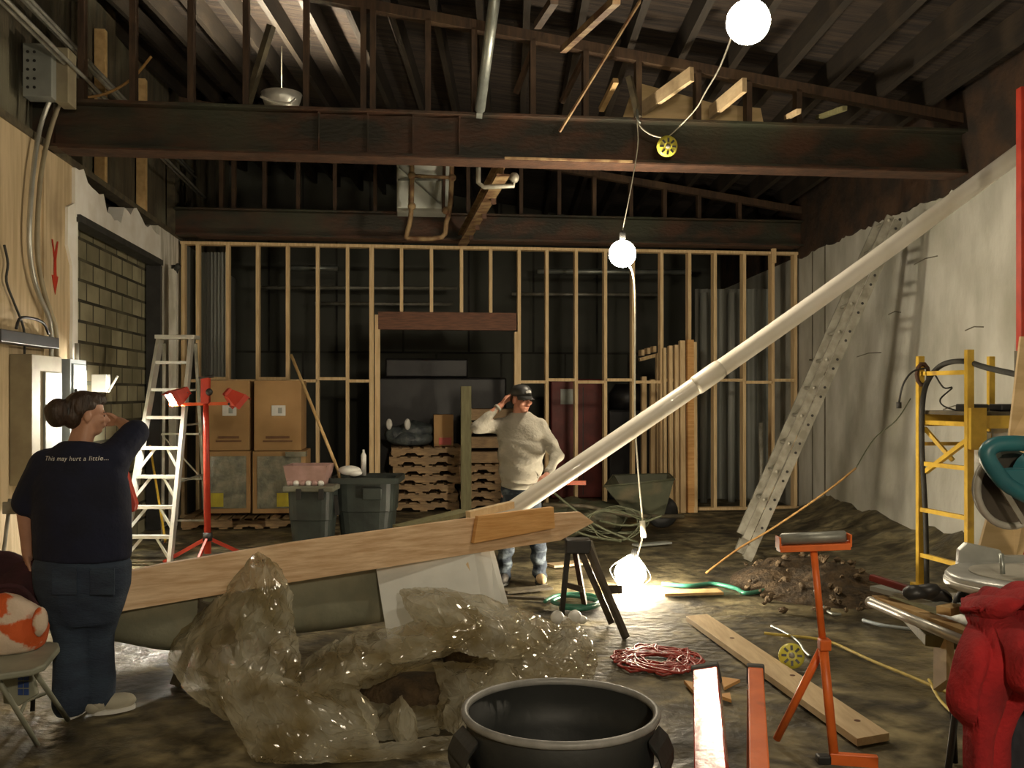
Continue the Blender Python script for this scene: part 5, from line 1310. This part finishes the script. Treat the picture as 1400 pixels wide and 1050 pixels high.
# dirt mound with stones
c0 = FL(1112, 797); mb = MB(); n = 44; vs = []
for j in range(n+1):
    row = []
    for i in range(n+1):
        x = c0.x+(i/n-.5)*1.5; y = c0.y+(j/n-.5)*2.0
        d_ = math.hypot((x-c0.x)/.70, (y-c0.y)/.95)
        h = max(0, 1-d_*d_)*.20*(1+.5*noise.noise(V((x*2.2, y*2.2, 4)))+.25*noise.noise(V((x*9, y*9, 1))))-.02
        row.append(mb.bm.verts.new((x, y, h)))
    vs.append(row)
for j in range(n):
    for i in range(n): mb.bm.faces.new((vs[j][i], vs[j][i+1], vs[j+1][i+1], vs[j+1][i]))
solo('dirt_mound', mb, 'dirt', 'low mound of brown dirt between the ladder foot and the roller stand', 'dirt', smooth=True)
def stone_mb(r, sd):
    mb = MB(); mb.ell((0, 0, 0), (r, r*.8, r*.6), n=7); q = random.Random(sd)
    for v in mb.bm.verts: v.co *= q.uniform(.75, 1.2)
    return mb
proto = [obj('rubble_stone', stone_mb(.018+.010*i, i), 'stone') for i in range(3)]
rr = random.Random(5); used = 0
for i in range(60):
    x = rr.uniform(1020, 1180); y = rr.uniform(770, 838); p = FL(x, y)
    d_ = math.hypot((p.x-c0.x)/.7, (p.y-c0.y)/.95); h = max(0, 1-d_*d_)*.20
    o = proto[i] if i < 3 else proto[i % 3].copy()
    if i >= 3: COL.objects.link(o)
    o.location = V((p.x, p.y, h+.015)); o.rotation_euler = (rr.random(), rr.random(), rr.random()*6)
    o['label'] = 'small brown rubble stone on or beside the dirt mound'; o['category'] = 'stone'; o['group'] = 'rubble stones at the dirt mound'

# ================================================================ CHAIR AND BAGS AT LEFT
fc = thing('folding_chair', 'grey-green folding chair at the lower left with a patterned bag on it', 'chair', FL(40, 1000))
def C_(px, py, Y): return A(px, py, Y)
sz_ = .44
def S(px, py): Y = (CH-sz_)*F/(py-HZ); return V(((px-700)/F*Y, Y, sz_))
mb = MB(); mb.prism([S(-70, 905), S(-60, 930), S(45, 915), S(62, 908), S(82, 884), S(80, 878), S(55, 876), S(-40, 880)], UP*-.03)
obj('seat', mb, 'chairwhite', fc, bev=.008)
obj('front_leg', MB().tube([A(-5, 925, 4.2), FL(52, 1022)+UP*.01], .012, 8), 'chairwhite', fc, True)
obj('rear_leg', MB().tube([A(45, 915, 4.35), FL(93, 987)+UP*.01], .012, 8), 'chairwhite', fc, True)
obj('front_leg', MB().tube([A(-70, 920, 4.25), FL(-20, 1030)+UP*.01], .012, 8), 'chairwhite', fc, True)
obj('leg_brace', MB().tube([A(28, 975, 4.38), A(36, 958, 4.45), A(62, 948, 4.55)], .009, 8), 'chairwhite', fc, True)
pk = thing('printed_panel', 'pale plastic bag with a dark blue printed patch hanging under the folding chair', 'bag', A(25, 960, 4.4))
obj('bag_body', MB().prism([A(2, 912, 4.42), A(41, 912, 4.42), A(50, 950, 4.42), A(25, 966, 4.42), A(4, 962, 4.42)], V((0, .03, 0))), 'chairwhite', pk, bev=.006)
for i in range(2):
    for j in range(3):
        obj('print_patch', MB().box(A(28+i*8, 926+j*10, 4.412), (.022, .004, .028)), 'blueprint', pk)
bg = MB(); bc = A(12, 860, 4.5); bg.ell(bc, (.155, .15, .165), n=26)
f = crumple(12, .02, 5)
for v in bg.bm.verts: v.co += (v.co-bc).normalized()*f(v.co); v.co.z = max(v.co.z, sz_+.003)
pb_ = thing('patterned_bag', 'round orange and white patterned bag sitting on the folding chair', 'bag', bc-UP*.16)
obj('bag_body', bg, 'bagprint', pb_, True)
obj('bag_strap', MB().tube([bc+V((-.1, -.05, .14)), bc+V((-.05, -.02, .2)), bc+V((.05, .02, .19)), bc+V((.12, .03, .1))], .012, 8, sub=4), 'maroon', pb_, True)
obj('ruffle', MB().ell(A(55, 850, 4.45), (.03, .05, .07), n=10), 'bagprint', pb_, True)
mk_ = MB(); c1_ = A(30, 800, 4.95)
mk_.ell(c1_, (.17, .12, .14), n=16); mk_.ell(c1_+V((-.1, 0, .08)), (.14, .1, .1), n=14); mk_.ell(c1_+V((.0, -.1, -.22)), (.15, .12, .2), n=14)
f = crumple(14, .03, 5)
for v in mk_.bm.verts: v.co += (v.co-c1_).normalized()*f(v.co)
t = thing('second_chair', 'dark folding chair behind the patterned bag at the left edge', 'chair', V((c1_.x-.05, 5.05, 0)))
x0 = c1_.x-.05
obj('seat', MB().box((x0-.08, 5.08, .46), (.42, .36, .03)), 'black', t, bev=.008)
for dx, dy in ((-.26, -.1), (.1, -.1), (-.26, .18), (.1, .18)): obj('leg', MB().tube([(x0+dx, 5.1+dy, .45), (x0+dx*1.1, 5.1+dy*1.6, 0)], .012, 8), 'black', t, True)
for dx in (-.26, .08): obj('back_post', MB().tube([(x0+dx, 5.28, .45), (x0+dx, 5.42, 1.05)], .011, 8), 'alumdull', t, True)
obj('back_rest', MB().box((x0-.09, 5.40, 1.0), (.40, .02, .07)), 'alumdull', t, bev=.005)
solo('dark_coat', mk_, 'maroon', 'dark maroon coat bundled on the black chair beside the woman', 'coat', smooth=True)
# ================================================================ PEOPLE
def remesh(name, mb, m, vox, parent=None, sm=4, org=None, label=None, post=None):
    me = bpy.data.meshes.new(name); bmesh.ops.recalc_face_normals(mb.bm, faces=mb.bm.faces); mb.bm.to_mesh(me); mb.bm.free()
    o = bpy.data.objects.new(name, me); COL.objects.link(o)
    r = o.modifiers.new('r', 'REMESH'); r.mode = 'VOXEL'; r.voxel_size = vox
    s = o.modifiers.new('s', 'SMOOTH'); s.iterations = sm; s.factor = .5
    dg = bpy.context.evaluated_depsgraph_get(); dg.update()
    nm = bpy.data.meshes.new_from_object(o.evaluated_get(dg)); o.modifiers.clear(); o.data = nm; bpy.data.meshes.remove(me); nm.name = name
    nm.materials.clear(); nm.materials.append(M[m])
    if post:
        for v in nm.vertices: v.co = v.co+post(v.co, v.normal)
    for p in nm.polygons: p.use_smooth = True
    if parent is not None: g = ORG[parent.name]; o.parent = parent
    else: g = org; o.location = g
    nm.transform(Matrix.Translation(-g)); ORG[o.name] = g
    if label: o['label'] = label
    return o

def head(mb, c, fwd, up, s=1.0):
    """skull, jaw, nose, ears; c = centre of the skull, s = 1 for a 0.23 m head"""
    f = fwd.normalized(); r = f.cross(up).normalized(); u = r.cross(f).normalized(); ax = (r, f, u)
    P = lambda x, y, z: c+(r*x+f*y+u*z)*s
    mb.ell(P(0, -.012, .03), (.076*s, .094*s, .086*s), ax, 20)
    mb.ell(P(0, .030, -.025), (.062*s, .062*s, .078*s), ax, 18)
    mb.ell(P(0, .040, -.078), (.042*s, .042*s, .034*s), ax, 14)
    mb.ell(P(0, .072, .012), (.052*s, .022*s, .014*s), ax, 12)          # brow
    mb.cap(P(0, .085, .005), P(0, .106, -.030), .009*s, .014*s)          # nose
    for k in (-1, 1):
        mb.ell(P(k*.040, .070, -.025), (.022*s, .020*s, .020*s), ax, 10)  # cheek
        mb.ell(P(k*.078, -.005, -.012), (.010*s, .020*s, .032*s), ax, 10) # ear
        mb.cap(P(k*.030, .00, -.06), P(k*.026, -.015, -.16), .040*s, .048*s)
    mb.ell(P(0, .088, -.056), (.022*s, .012*s, .010*s), ax, 10)          # lips
    return P, ax
def face_bits(P, ax, parent, s=1.0):
    for k in (-1, 1):
        e = obj('eye', MB().ell(P(k*.030, .078, -.004), (.011*s, .008*s, .007*s), ax, 10), 'eye', parent, True)
        obj('eyebrow', MB().cap(P(k*.016, .091, .016), P(k*.046, .078, .017), .004*s, .003*s), 'hair', parent, True)
    obj('mouth', MB().ell(P(0, .098, -.056), (.020*s, .004*s, .005*s), ax, 10), 'lips', parent, True)

def hand(mb, wr, dirv, palm, s=1.0, curl=.5, side=1, spread=.05):
    """wr wrist point, dirv towards the fingertips, palm = way the palm faces; thumb on 'side'"""
    d = dirv.normalized(); n = palm-d*palm.dot(d); n.normalize(); x = d.cross(n).normalized()*side
    c = lambda a, b_, c_: wr+(x*a+d*b_+n*c_)*s
    mb.cap(c(0, -.02, 0), c(0, .02, 0), .026*s, .028*s, fl=.75)
    for i, a in enumerate((.030, .010, -.010, -.029)):
        mb.cap(c(a*.5, .015, 0), c(a, .085-.004*abs(i-1), 0), .013*s, .012*s)
    for i, (a, L) in enumerate(((.031, .072), (.010, .080), (-.011, .074), (-.031, .058))):
        b0 = c(a, .085-.004*abs(i-1), 0); dd = d+x*(spread*(1.5-i)); q = curl
        for k, (fr, rr_) in enumerate(((.45, .0092), (.32, .0085), (.25, .0078))):
            dd = (dd*math.cos(q)+n*math.sin(q)).normalized() if True else dd
            b1 = b0+dd*L*fr*s; mb.cap(b0, b1, rr_*s, rr_*s*.93, 10); b0 = b1; q = curl*(.8+.1*k)
    b0 = c(.022, .015, .004); b1 = c(.050, .045, .016); b2 = c(.058, .075, .026); b3 = c(.055, .098, .036)
    mb.cap(b0, b1, .014*s, .012*s); mb.cap(b1, b2, .0115*s, .0105*s); mb.cap(b2, b3, .0105*s, .009*s)

# ---------- the man in the grey sweater
YM = 8.30
def m_(px, py, dy=0.0): return A(px, py, YM+dy)
org = m_(712, 797); org.z = 0
mb = MB()
hc = m_(713, 546, -.02)
fw = V((.56, -.80, -.06))
P, ax = head(mb, hc, fw, V((0, 0, 1)), 1.0)
neck = m_(708, 572)
mb.cap(m_(708, 578), hc-UP*.04, .062, .056)
shR, shL = m_(683, 580, .02), m_(742, 582, .0)
elR, elL = m_(651, 584, -.16), m_(762, 622, -.02)
wrR, wrL = m_(685, 554, -.06), m_(748, 649, -.20)
mb.cap(shR, elR, .036, .032); mb.cap(elR, wrR, .040, .027)
mb.cap(shL, elL, .036, .032); mb.cap(elL, wrL, .040, .027)
hand(mb, wrR, m_(697, 540, .02)-wrR, hc-wrR, 1.0, .35, -1)
gp_ = m_(738, 661, -.34)
hand(mb, wrL, gp_-wrL, V((-.2, .1, -1)), 1.05, .45, 1)
mb.loft([(m_(712, 575).x, YM, 1.44, .10, .07), (m_(712, 590).x, YM, 1.33, .15, .09), (m_(712, 640).x, YM, 1.0, .14, .09), (m_(710, 665).x, YM, .84, .14, .10)], 20)
kR, kL = m_(692, 737, -.04), m_(736, 738, -.03)
aR, aL = m_(690, 787, .05), m_(738, 785, .02)
mb.cap(m_(698, 668), kR, .08, .055); mb.cap(m_(724, 668), kL, .08, .055); mb.cap(kR, aR, .052, .035); mb.cap(kL, aL, .052, .035)
man = remesh('person', mb, 'skin', .0062, None, 2, org, 'man in a grey sweater and black cap standing with one hand at his ear')
man['category'] = 'person'
face_bits(P, ax, man)
# sweater
mb = MB()
def R_(py, px, rx, ry, dy=0): q = m_(px, py, dy); return (q.x, q.y, q.z, rx, ry)
mb.loft([R_(664, 712, .165, .125), R_(655, 712, .185, .14), R_(640, 712, .19, .14), R_(615, 713, .205, .14), R_(595, 713, .215, .135), R_(581, 712, .21, .12), R_(573, 711, .175, .105), R_(568, 711, .125, .085), R_(563, 711, .085, .075)], 28)
mb.cap(shR+V((.03, 0, -.01)), elR, .076, .056); mb.cap(elR, elR.lerp(wrR, .80), .054, .036)
mb.cap(shL+V((-.022, 0, -.012)), elL, .078, .058); mb.cap(elL, elL.lerp(wrL, .84), .056, .040)
mb.lathe(m_(709, 571), [(.068, 0), (.072, .015), (.066, .03)], 18)
fs = crumple(51, .010, 3.2)
remesh('sweater', mb, 'sweater', .011, man, 5, post=lambda c, n: n*(fs(c)+.008*math.sin(c.z*42+c.x*14)*(1 if c.z < 1.25 else .4)))
for (a, b_, r_) in ((elR, wrR, .036), (elL, wrL, .040)):
    q = a.lerp(b_, .82); obj('cuff', MB().tube([q, a.lerp(b_, .90)], r_, 14), 'sweater', man, True)
obj('waistband', MB().loft([R_(668, 712, .168, .128), R_(660, 712, .174, .134)], 28), 'sweater', man, True)
# jeans and boots
mb = MB()
mb.loft([R_(700, 712, .165, .12), R_(680, 711, .17, .13), R_(662, 711, .155, .115)], 24)
mb.cap(m_(699, 690), kR, .098, .075); mb.cap(m_(725, 690), kL, .098, .075); mb.cap(kR, aR, .073, .062); mb.cap(kL, aL, .073, .064)
fj2 = crumple(61, .014, 3.5)
remesh('jeans', mb, 'manjeans', .012, man, 3, post=lambda c, n: n*(fj2(c)+.008*math.sin(c.z*50+c.x*20)))
def shoe(ank, d, m, parent, L=.27, h=.09, nm='boot'):
    d = V((d[0], d[1], 0)).normalized(); x = d.cross(UP); g = V((ank.x, ank.y, 0)); mb = MB()
    mb.ell(g+d*.10+UP*.045, (.046, L*.42, .045), (x, d, UP)); mb.ell(g-d*.01+UP*.05, (.040, .06, .05), (x, d, UP)); mb.cap(g+UP*.06, g+UP*(h+.05), .045, .047)
    for v in mb.bm.verts: v.co.z = max(v.co.z, .006)
    o = obj(nm, mb, m, parent, True)
    s = MB().lathe(g+d*.075, [(1, 0), (1, .02)], 24, (x*.05, d*(L*.52), UP)); obj('sole', s, 'blackrub' if nm == 'boot' else 'white', o)
shoe(aR, (-.1, -1), 'darkboot', man); shoe(aL, (.1, -1), 'boot', man)
# cap
r, f, u = ax
cp = MB()
cp.skin([cp.ring([P(0, 0, 0)+(r*math.cos(t)*a+f*(math.sin(t)*a2-.012)+u*z) for t in (2*PI*k/28 for k in range(28))]) for a, a2, z in ((.086, .104, .028), (.089, .108, .055), (.083, .100, .090), (.060, .074, .118), (.02, .03, .130))])
cap_ = obj('cap', cp, 'black', man, True)
br_ = MB(); n = 16; ra, rb, rc, rd = [], [], [], []
vs = []
for i in range(n+1):
    t = PI*(.12+.76*i/n); row = []
    for k in range(5):
        q = k/4; w_ = .086*(1-.1*q); L = .095+.075*q*math.sin(t)**.8
        row.append(br_.bm.verts.new(P(0, 0, 0)+r*math.cos(t)*w_*1.0+f*(math.sin(t)*L+.0)+u*(.036-.020*q-.02*abs(math.cos(t))*q)))
    vs.append(row)
for i in range(n):
    for k in range(4): br_.bm.faces.new((vs[i][k], vs[i+1][k], vs[i+1][k+1], vs[i][k+1]))
o = obj('cap_brim', br_, 'black', cap_, True); sm = o.modifiers.new('thickness', 'SOLIDIFY'); sm.thickness = .004
fr_ = (f*.98+r*-.0).normalized()
obj('cap_logo', MB().prism([P(x, .101-.25*abs(x), z) for x, z in ((-.030, .062), (-.022, .078), (-.004, .090), (.012, .086), (.028, .068), (.020, .058))], f*.008+u*.002), 'paper', cap_)
hr = MB(); hr.ell(P(0, -.035, .0), (.080, .082, .075), ax, 16); obj('hair', hr, 'hair', man, True)

# ---------- the woman seen from behind
YW = 4.90
def w_(px, py, dy=0.0): return A(px, py, YW+dy)
org = w_(112, 975); org.z = 0
mb = MB()
hc = w_(119, 567, .03); fw = V((.86, .50, -.04)); SH = .96
P, ax = head(mb, hc, fw, UP, SH)
mb.cap(w_(108, 612, .02), hc-UP*.03, .062, .055)
sR, sL = w_(160, 625, .02), w_(55, 638, -.02)
eR, eL = w_(184, 592, .14), w_(34, 695, -.02)
hR, hL = w_(164, 577, .34), w_(38, 758, .02)
mb.cap(sR, eR, .055, .045); mb.cap(eR, hR, .044, .028); mb.cap(sL, eL, .055, .043); mb.cap(eL, hL, .043, .028)
hand(mb, hR, w_(150, 575, .36)-hR, V((-.1, -.9, -.3)), .85, .45, 1)
hand(mb, hL, V((.02, .1, -1)), V((1, .2, 0)), .95, .25, 1)
def RW_(py, px, rx, ry, dy=0): q = w_(px, py, dy); return (q.x, q.y, q.z, rx, ry)
mb.loft([RW_(790, 112, .20, .15), RW_(740, 112, .20, .15), RW_(640, 110, .18, .12), RW_(615, 110, .10, .08)], 24)
kR, kL = w_(133, 862, .02), w_(98, 868, -.03); aR, aL = w_(134, 950, .03), w_(96, 962, -.04)
mb.cap(w_(140, 790), kR, .10, .06); mb.cap(w_(86, 790), kL, .10, .06); mb.cap(kR, aR, .058, .04); mb.cap(kL, aL, .058, .04)
wom = remesh('person', mb, 'skinpale', .0068, None, 2, org, 'woman seen from behind in a navy T-shirt and jeans, one arm raised to her face')
wom['category'] = 'person'
face_bits(P, ax, wom, SH)
r, f, u = ax
hb = MB(); hb.ell(P(0, -.028, .042), (.086*SH, .094*SH, .088*SH), ax, 20); hb.ell(P(0, -.07, -.010), (.074*SH, .058*SH, .07*SH), ax, 16); hb.ell(P(0, .035, .085), (.066*SH, .06*SH, .04*SH), ax, 14)
hb.ell(P(.02, -.150, .005), (.066, .060, .074), ax, 18)
fh = crumple(19, .006, 9)
hair = remesh('hair', hb, 'hair', .008, wom, 2, post=lambda c, n: n*fh(c))
obj('hair_band', MB().tube([P(.015, -.098, .005)+(r*math.cos(a)*.045+u*math.sin(a)*.05) for a in (2*PI*k/14 for k in range(14))], .007, 8, closed=True), 'black', hair, True)
mb = MB()
mb.loft([RW_(764, 113, .245, .19), RW_(740, 112, .250, .19), RW_(700, 111, .245, .18), RW_(660, 109, .250, .165), RW_(635, 108, .235, .145), RW_(622, 108, .20, .12), RW_(611, 109, .13, .095), RW_(604, 109, .085, .08)], 32)
mb.cap(sR+V((-.02, 0, -.01)), sR.lerp(eR, .92), .098, .082); mb.cap(sL+V((.03, 0, 0)), sL.lerp(eL, .88), .096, .080)
mb.cap(w_(150, 650, .02), sR.lerp(eR, .5), .09, .07)
ft = crumple(71, .012, 3.0)
shirt = remesh('t_shirt', mb, 'navyshirt', .012, wom, 3, post=lambda c, n: n*ft(c))
mb = MB()
mb.loft([RW_(850, 112, .18, .13), RW_(800, 113, .238, .175), RW_(770, 113, .243, .18), RW_(752, 113, .22, .165)], 28)
mb.cap(w_(140, 800), kR, .125, .088); mb.cap(w_(86, 800), kL, .125, .088); mb.cap(kR, aR+UP*.0, .086, .085); mb.cap(kL, aL+UP*.01, .086, .088)
fj3 = crumple(63, .010, 4.5)
jn = remesh('jeans', mb, 'jeans', .012, wom, 3, post=lambda c, n: n*(fj3(c)*.7))
for o in (jn,):
    for v in o.data.vertices:
        if v.co.z < .012: v.co.z = .012
for x in (88, 140):
    obj('back_pocket', MB().box(w_(x, 795, -.185), (.12, .006, .13)), 'jeans', wom)
shoe(w_(134, 962, .0), (.85, .55), 'sneaker', wom, .21, .05, 'sneaker'); shoe(w_(98, 972, -.04), (-.1, 1), 'sneaker', wom, .25, .05, 'sneaker')
# red strap bag under the arm
sb = thing('red_bag', 'red bag hanging at the side of the woman under her raised arm', 'bag', w_(176, 675, .12))
obj('bag_body', MB().prism([w_(166, 640, .13), w_(172, 645, .13), w_(186, 690, .15), w_(184, 700, .15), w_(174, 701, .14), w_(165, 690, .12)], V((-.02, .09, 0))), 'red', sb, bev=.008)
obj('strap', MB().tube([w_(168, 645, .14), w_(160, 620, .14), w_(140, 612, .17)], .008, 6), 'red', sb, True)
# words across the back of the shirt
cu = bpy.data.curves.new('words', 'FONT'); cu.body = 'This may hurt a little...'; cu.size = .068; cu.align_x = 'CENTER'; cu.extrude = 0; cu.space_character = 1.08
to = bpy.data.objects.new('words', cu); COL.objects.link(to)
dg = bpy.context.evaluated_depsgraph_get(); dg.update()
tm = bpy.data.meshes.new_from_object(to.evaluated_get(dg)); bpy.data.objects.remove(to)
bmt = bmesh.new(); bmt.from_mesh(tm); bmesh.ops.triangulate(bmt, faces=bmt.faces); bmesh.ops.subdivide_edges(bmt, edges=[e for e in bmt.edges if e.calc_length() > .012], cuts=2)
dg = bpy.context.evaluated_depsgraph_get(); dg.update()
sbm = bmesh.new(); sbm.from_mesh(shirt.data); sbm.transform(Matrix.Translation(ORG[shirt.name])); bv = BVHTree.FromBMesh(sbm)
cx_ = A(98, 627, 4.75); xs = [v.co.x for v in bmt.verts]; k = (142-57)/F*4.75/(max(xs)-min(xs))
for v in bmt.verts:
    p = V((cx_.x+v.co.x*k, 3.0, cx_.z+v.co.y*k-.012-v.co.x*.0)); h = bv.ray_cast(p, V((0, 1, 0)))
    v.co = (h[0] if h[0] else V((p.x, 4.75, p.z)))+V((0, -.004, 0))
tw = MB(); tw.bm.free(); tw.bm = bmt
obj('shirt_lettering', tw, 'white', shirt)

# ================================================================ LAMPS
WARM = (1.0, .85, .62)
def bulb(c0, r, power, lab, cage=False, top=None, name='hanging_bulb', col=WARM):
    area = 4*PI*r*r
    t = thing(name, lab, 'lamp', c0)
    obj('glow_globe', MB().ell(c0, (r, r, r), None, 20), emis('bulb_glow', col, power/(PI*area)), t, True)
    d_ = V((0, 0, 1)) if top is None else top.normalized()
    x, u, a = frame(d_)
    obj('socket', MB().lathe(c0+a*(r*.96), [(.022, 0), (.026, .02), (.026, .07), (.012, .085)], 14, (x, u, a)), 'black', t, True)
    if cage:
        for k in range(4):
            q = PI*k/4; w__ = x*math.cos(q)+u*math.sin(q)
            obj('cage_wire', MB().tube([c0+a*(r+.05), c0+a*.03+w__*(r+.03), c0-a*.05+w__*(r+.02), c0-a*(r+.03), c0-a*.05-w__*(r+.02), c0+a*.03-w__*(r+.03), c0+a*(r+.05)], .0025, 5, sub=3), 'galv', t, True)
    return t
L1 = A(1023, 30, 4.6); L2 = A(851, 347, 8.1); L3 = A(862, 800, 8.0)
L3.z = .14
bulb(L1, .105, 75, 'bright hanging bulb near the ceiling at the top right')  # this and the next two globes are widened to stand in for glare
bulb(L2, .115, 170, 'bright hanging bulb in front of the stud wall')
bulb(L3, .13, 190, 'bright caged work bulb lying on the wet floor', True, V((.2, .2, .9)), 'floor_lamp')
YC_ = 8.22
def cordp(P, lab, r=.006, m='whitecord'): return solo('string_light_cable', MB().tube(P, r, 6, sub=5), m, lab, 'cord', smooth=True)
zt = zp(1.5)
cordp([L1+V((-.03, .05, .06)), A(985, 90, 6.0), A(965, 125, 7.2), A(952, 148, 7.9), A(930, 172, YC_-.05), A(915, 186, YC_)], 'pale cord from the top right bulb down to the yellow guard', .006)
yg = A(912, 200, YC_-.03)
yellow_guard(yg, V((.12, -1, -.25)), 'round yellow slotted plug guard hanging in front of the steel beam', r=.09)
cordp([yg+V((-.02, .03, .08)), A(890, 184, YC_), A(875, 172, YC_+.05), A(871, 155, YC_+.12)], 'pale cord from the yellow guard to the hook on the beam', .007)
cordp([A(871, 165, YC_+.04), A(872, 200, YC_-.0), A(862, 260, 8.15), L2+UP*.2], 'thin cord dropping from the beam hook to the bulb at the stud wall', .004)
solo('beam_hook', MB().tube([A(871, 150, 8.24), A(872, 163, 8.2), A(876, 168, 8.2)], .012, 6, sub=3), 'galv', 'small pale hook clamped on the front beam', 'hook', smooth=True)
P = [L2+V((.06, 0, -.1)), A(868, 400, 8.1), A(868, 560, 8.1), A(873, 650, 8.1), A(879, 722, 8.1), A(874, 750, 8.05), A(866, 775, 8.0)]
cordp(P, 'pale cord running from the stud wall bulb down to the floor lamp', .008)
solo('cord_plug', MB().tube([A(878, 712, 8.1), A(880, 735, 8.1)], .024, 8), 'whitecord', 'pale plug joint in the cord above the floor lamp', 'plug', smooth=True)
# roof lamp behind the front beam at the left
L4 = A(392, 122, 9.3)
L4 = A(385, 141, 9.35); L4.z += .06
rl = bulb(L4+UP*-.10,   .045, 420, 'lamp hidden behind the front beam at the left, in a bowl added to confine its light', name='roof_lamp')
obj('added_light_bowl', MB().lathe(L4-UP*.24, [(.03, 0), (.12, .04), (.18, .20), (.20, .27), (.195, .27), (.175, .20), (.115, .045), (.03, .006)], 24), 'alum', rl, True)  # bowl added to cut the sideways light and keep the siding dark
solo('lamp_hoop', MB().tube([A(356, 132, 9.0), A(372, 138, 9.0), A(395, 141, 9.0), A(405, 134, 9.0)], .012, 6, sub=4), 'alum', 'thin pale hoop just above the front beam at the left', 'hoop', smooth=True)
cordp([L4+UP*.04, L4+UP*.5], 'short cord carrying the roof lamp')
# unseen bulb added behind the viewer to fill the foreground with light
bulb(V((.9, -1.2, 2.75)), .10, 400, 'unseen fill bulb added behind the viewer')
cordp([V((.9, -1.2, 2.9)), V((.9, -1.2, zp(.9)))], 'cord of the added fill bulb behind the viewer')
cordp([L1+V((0, 0, .17)), V((L1.x, L1.y, zp(1.7)+.02))], 'short cord carrying the top right bulb')

w = bpy.data.worlds.new('World'); bpy.context.scene.world = w; w.use_nodes = True
w.node_tree.nodes['Background'].inputs[0].default_value = (.9, .85, .7, 1); w.node_tree.nodes['Background'].inputs[1].default_value = .004

cam = bpy.data.cameras.new('Camera'); co = bpy.data.objects.new('Camera', cam); COL.objects.link(co)
co.location = (0, 0, CH); co.rotation_euler = (PI/2, 0, 0)
cam.sensor_width = 36; cam.lens = 36*F/1400; cam.shift_y = (HZ-525)/1400; cam.clip_start = .05
sc_ = bpy.context.scene; sc_.camera = co
vs_ = sc_.view_settings; vs_.view_transform = 'Standard'; vs_.look = 'None'; vs_.exposure = 0.0; vs_.gamma = 1; vs_.use_curve_mapping = False
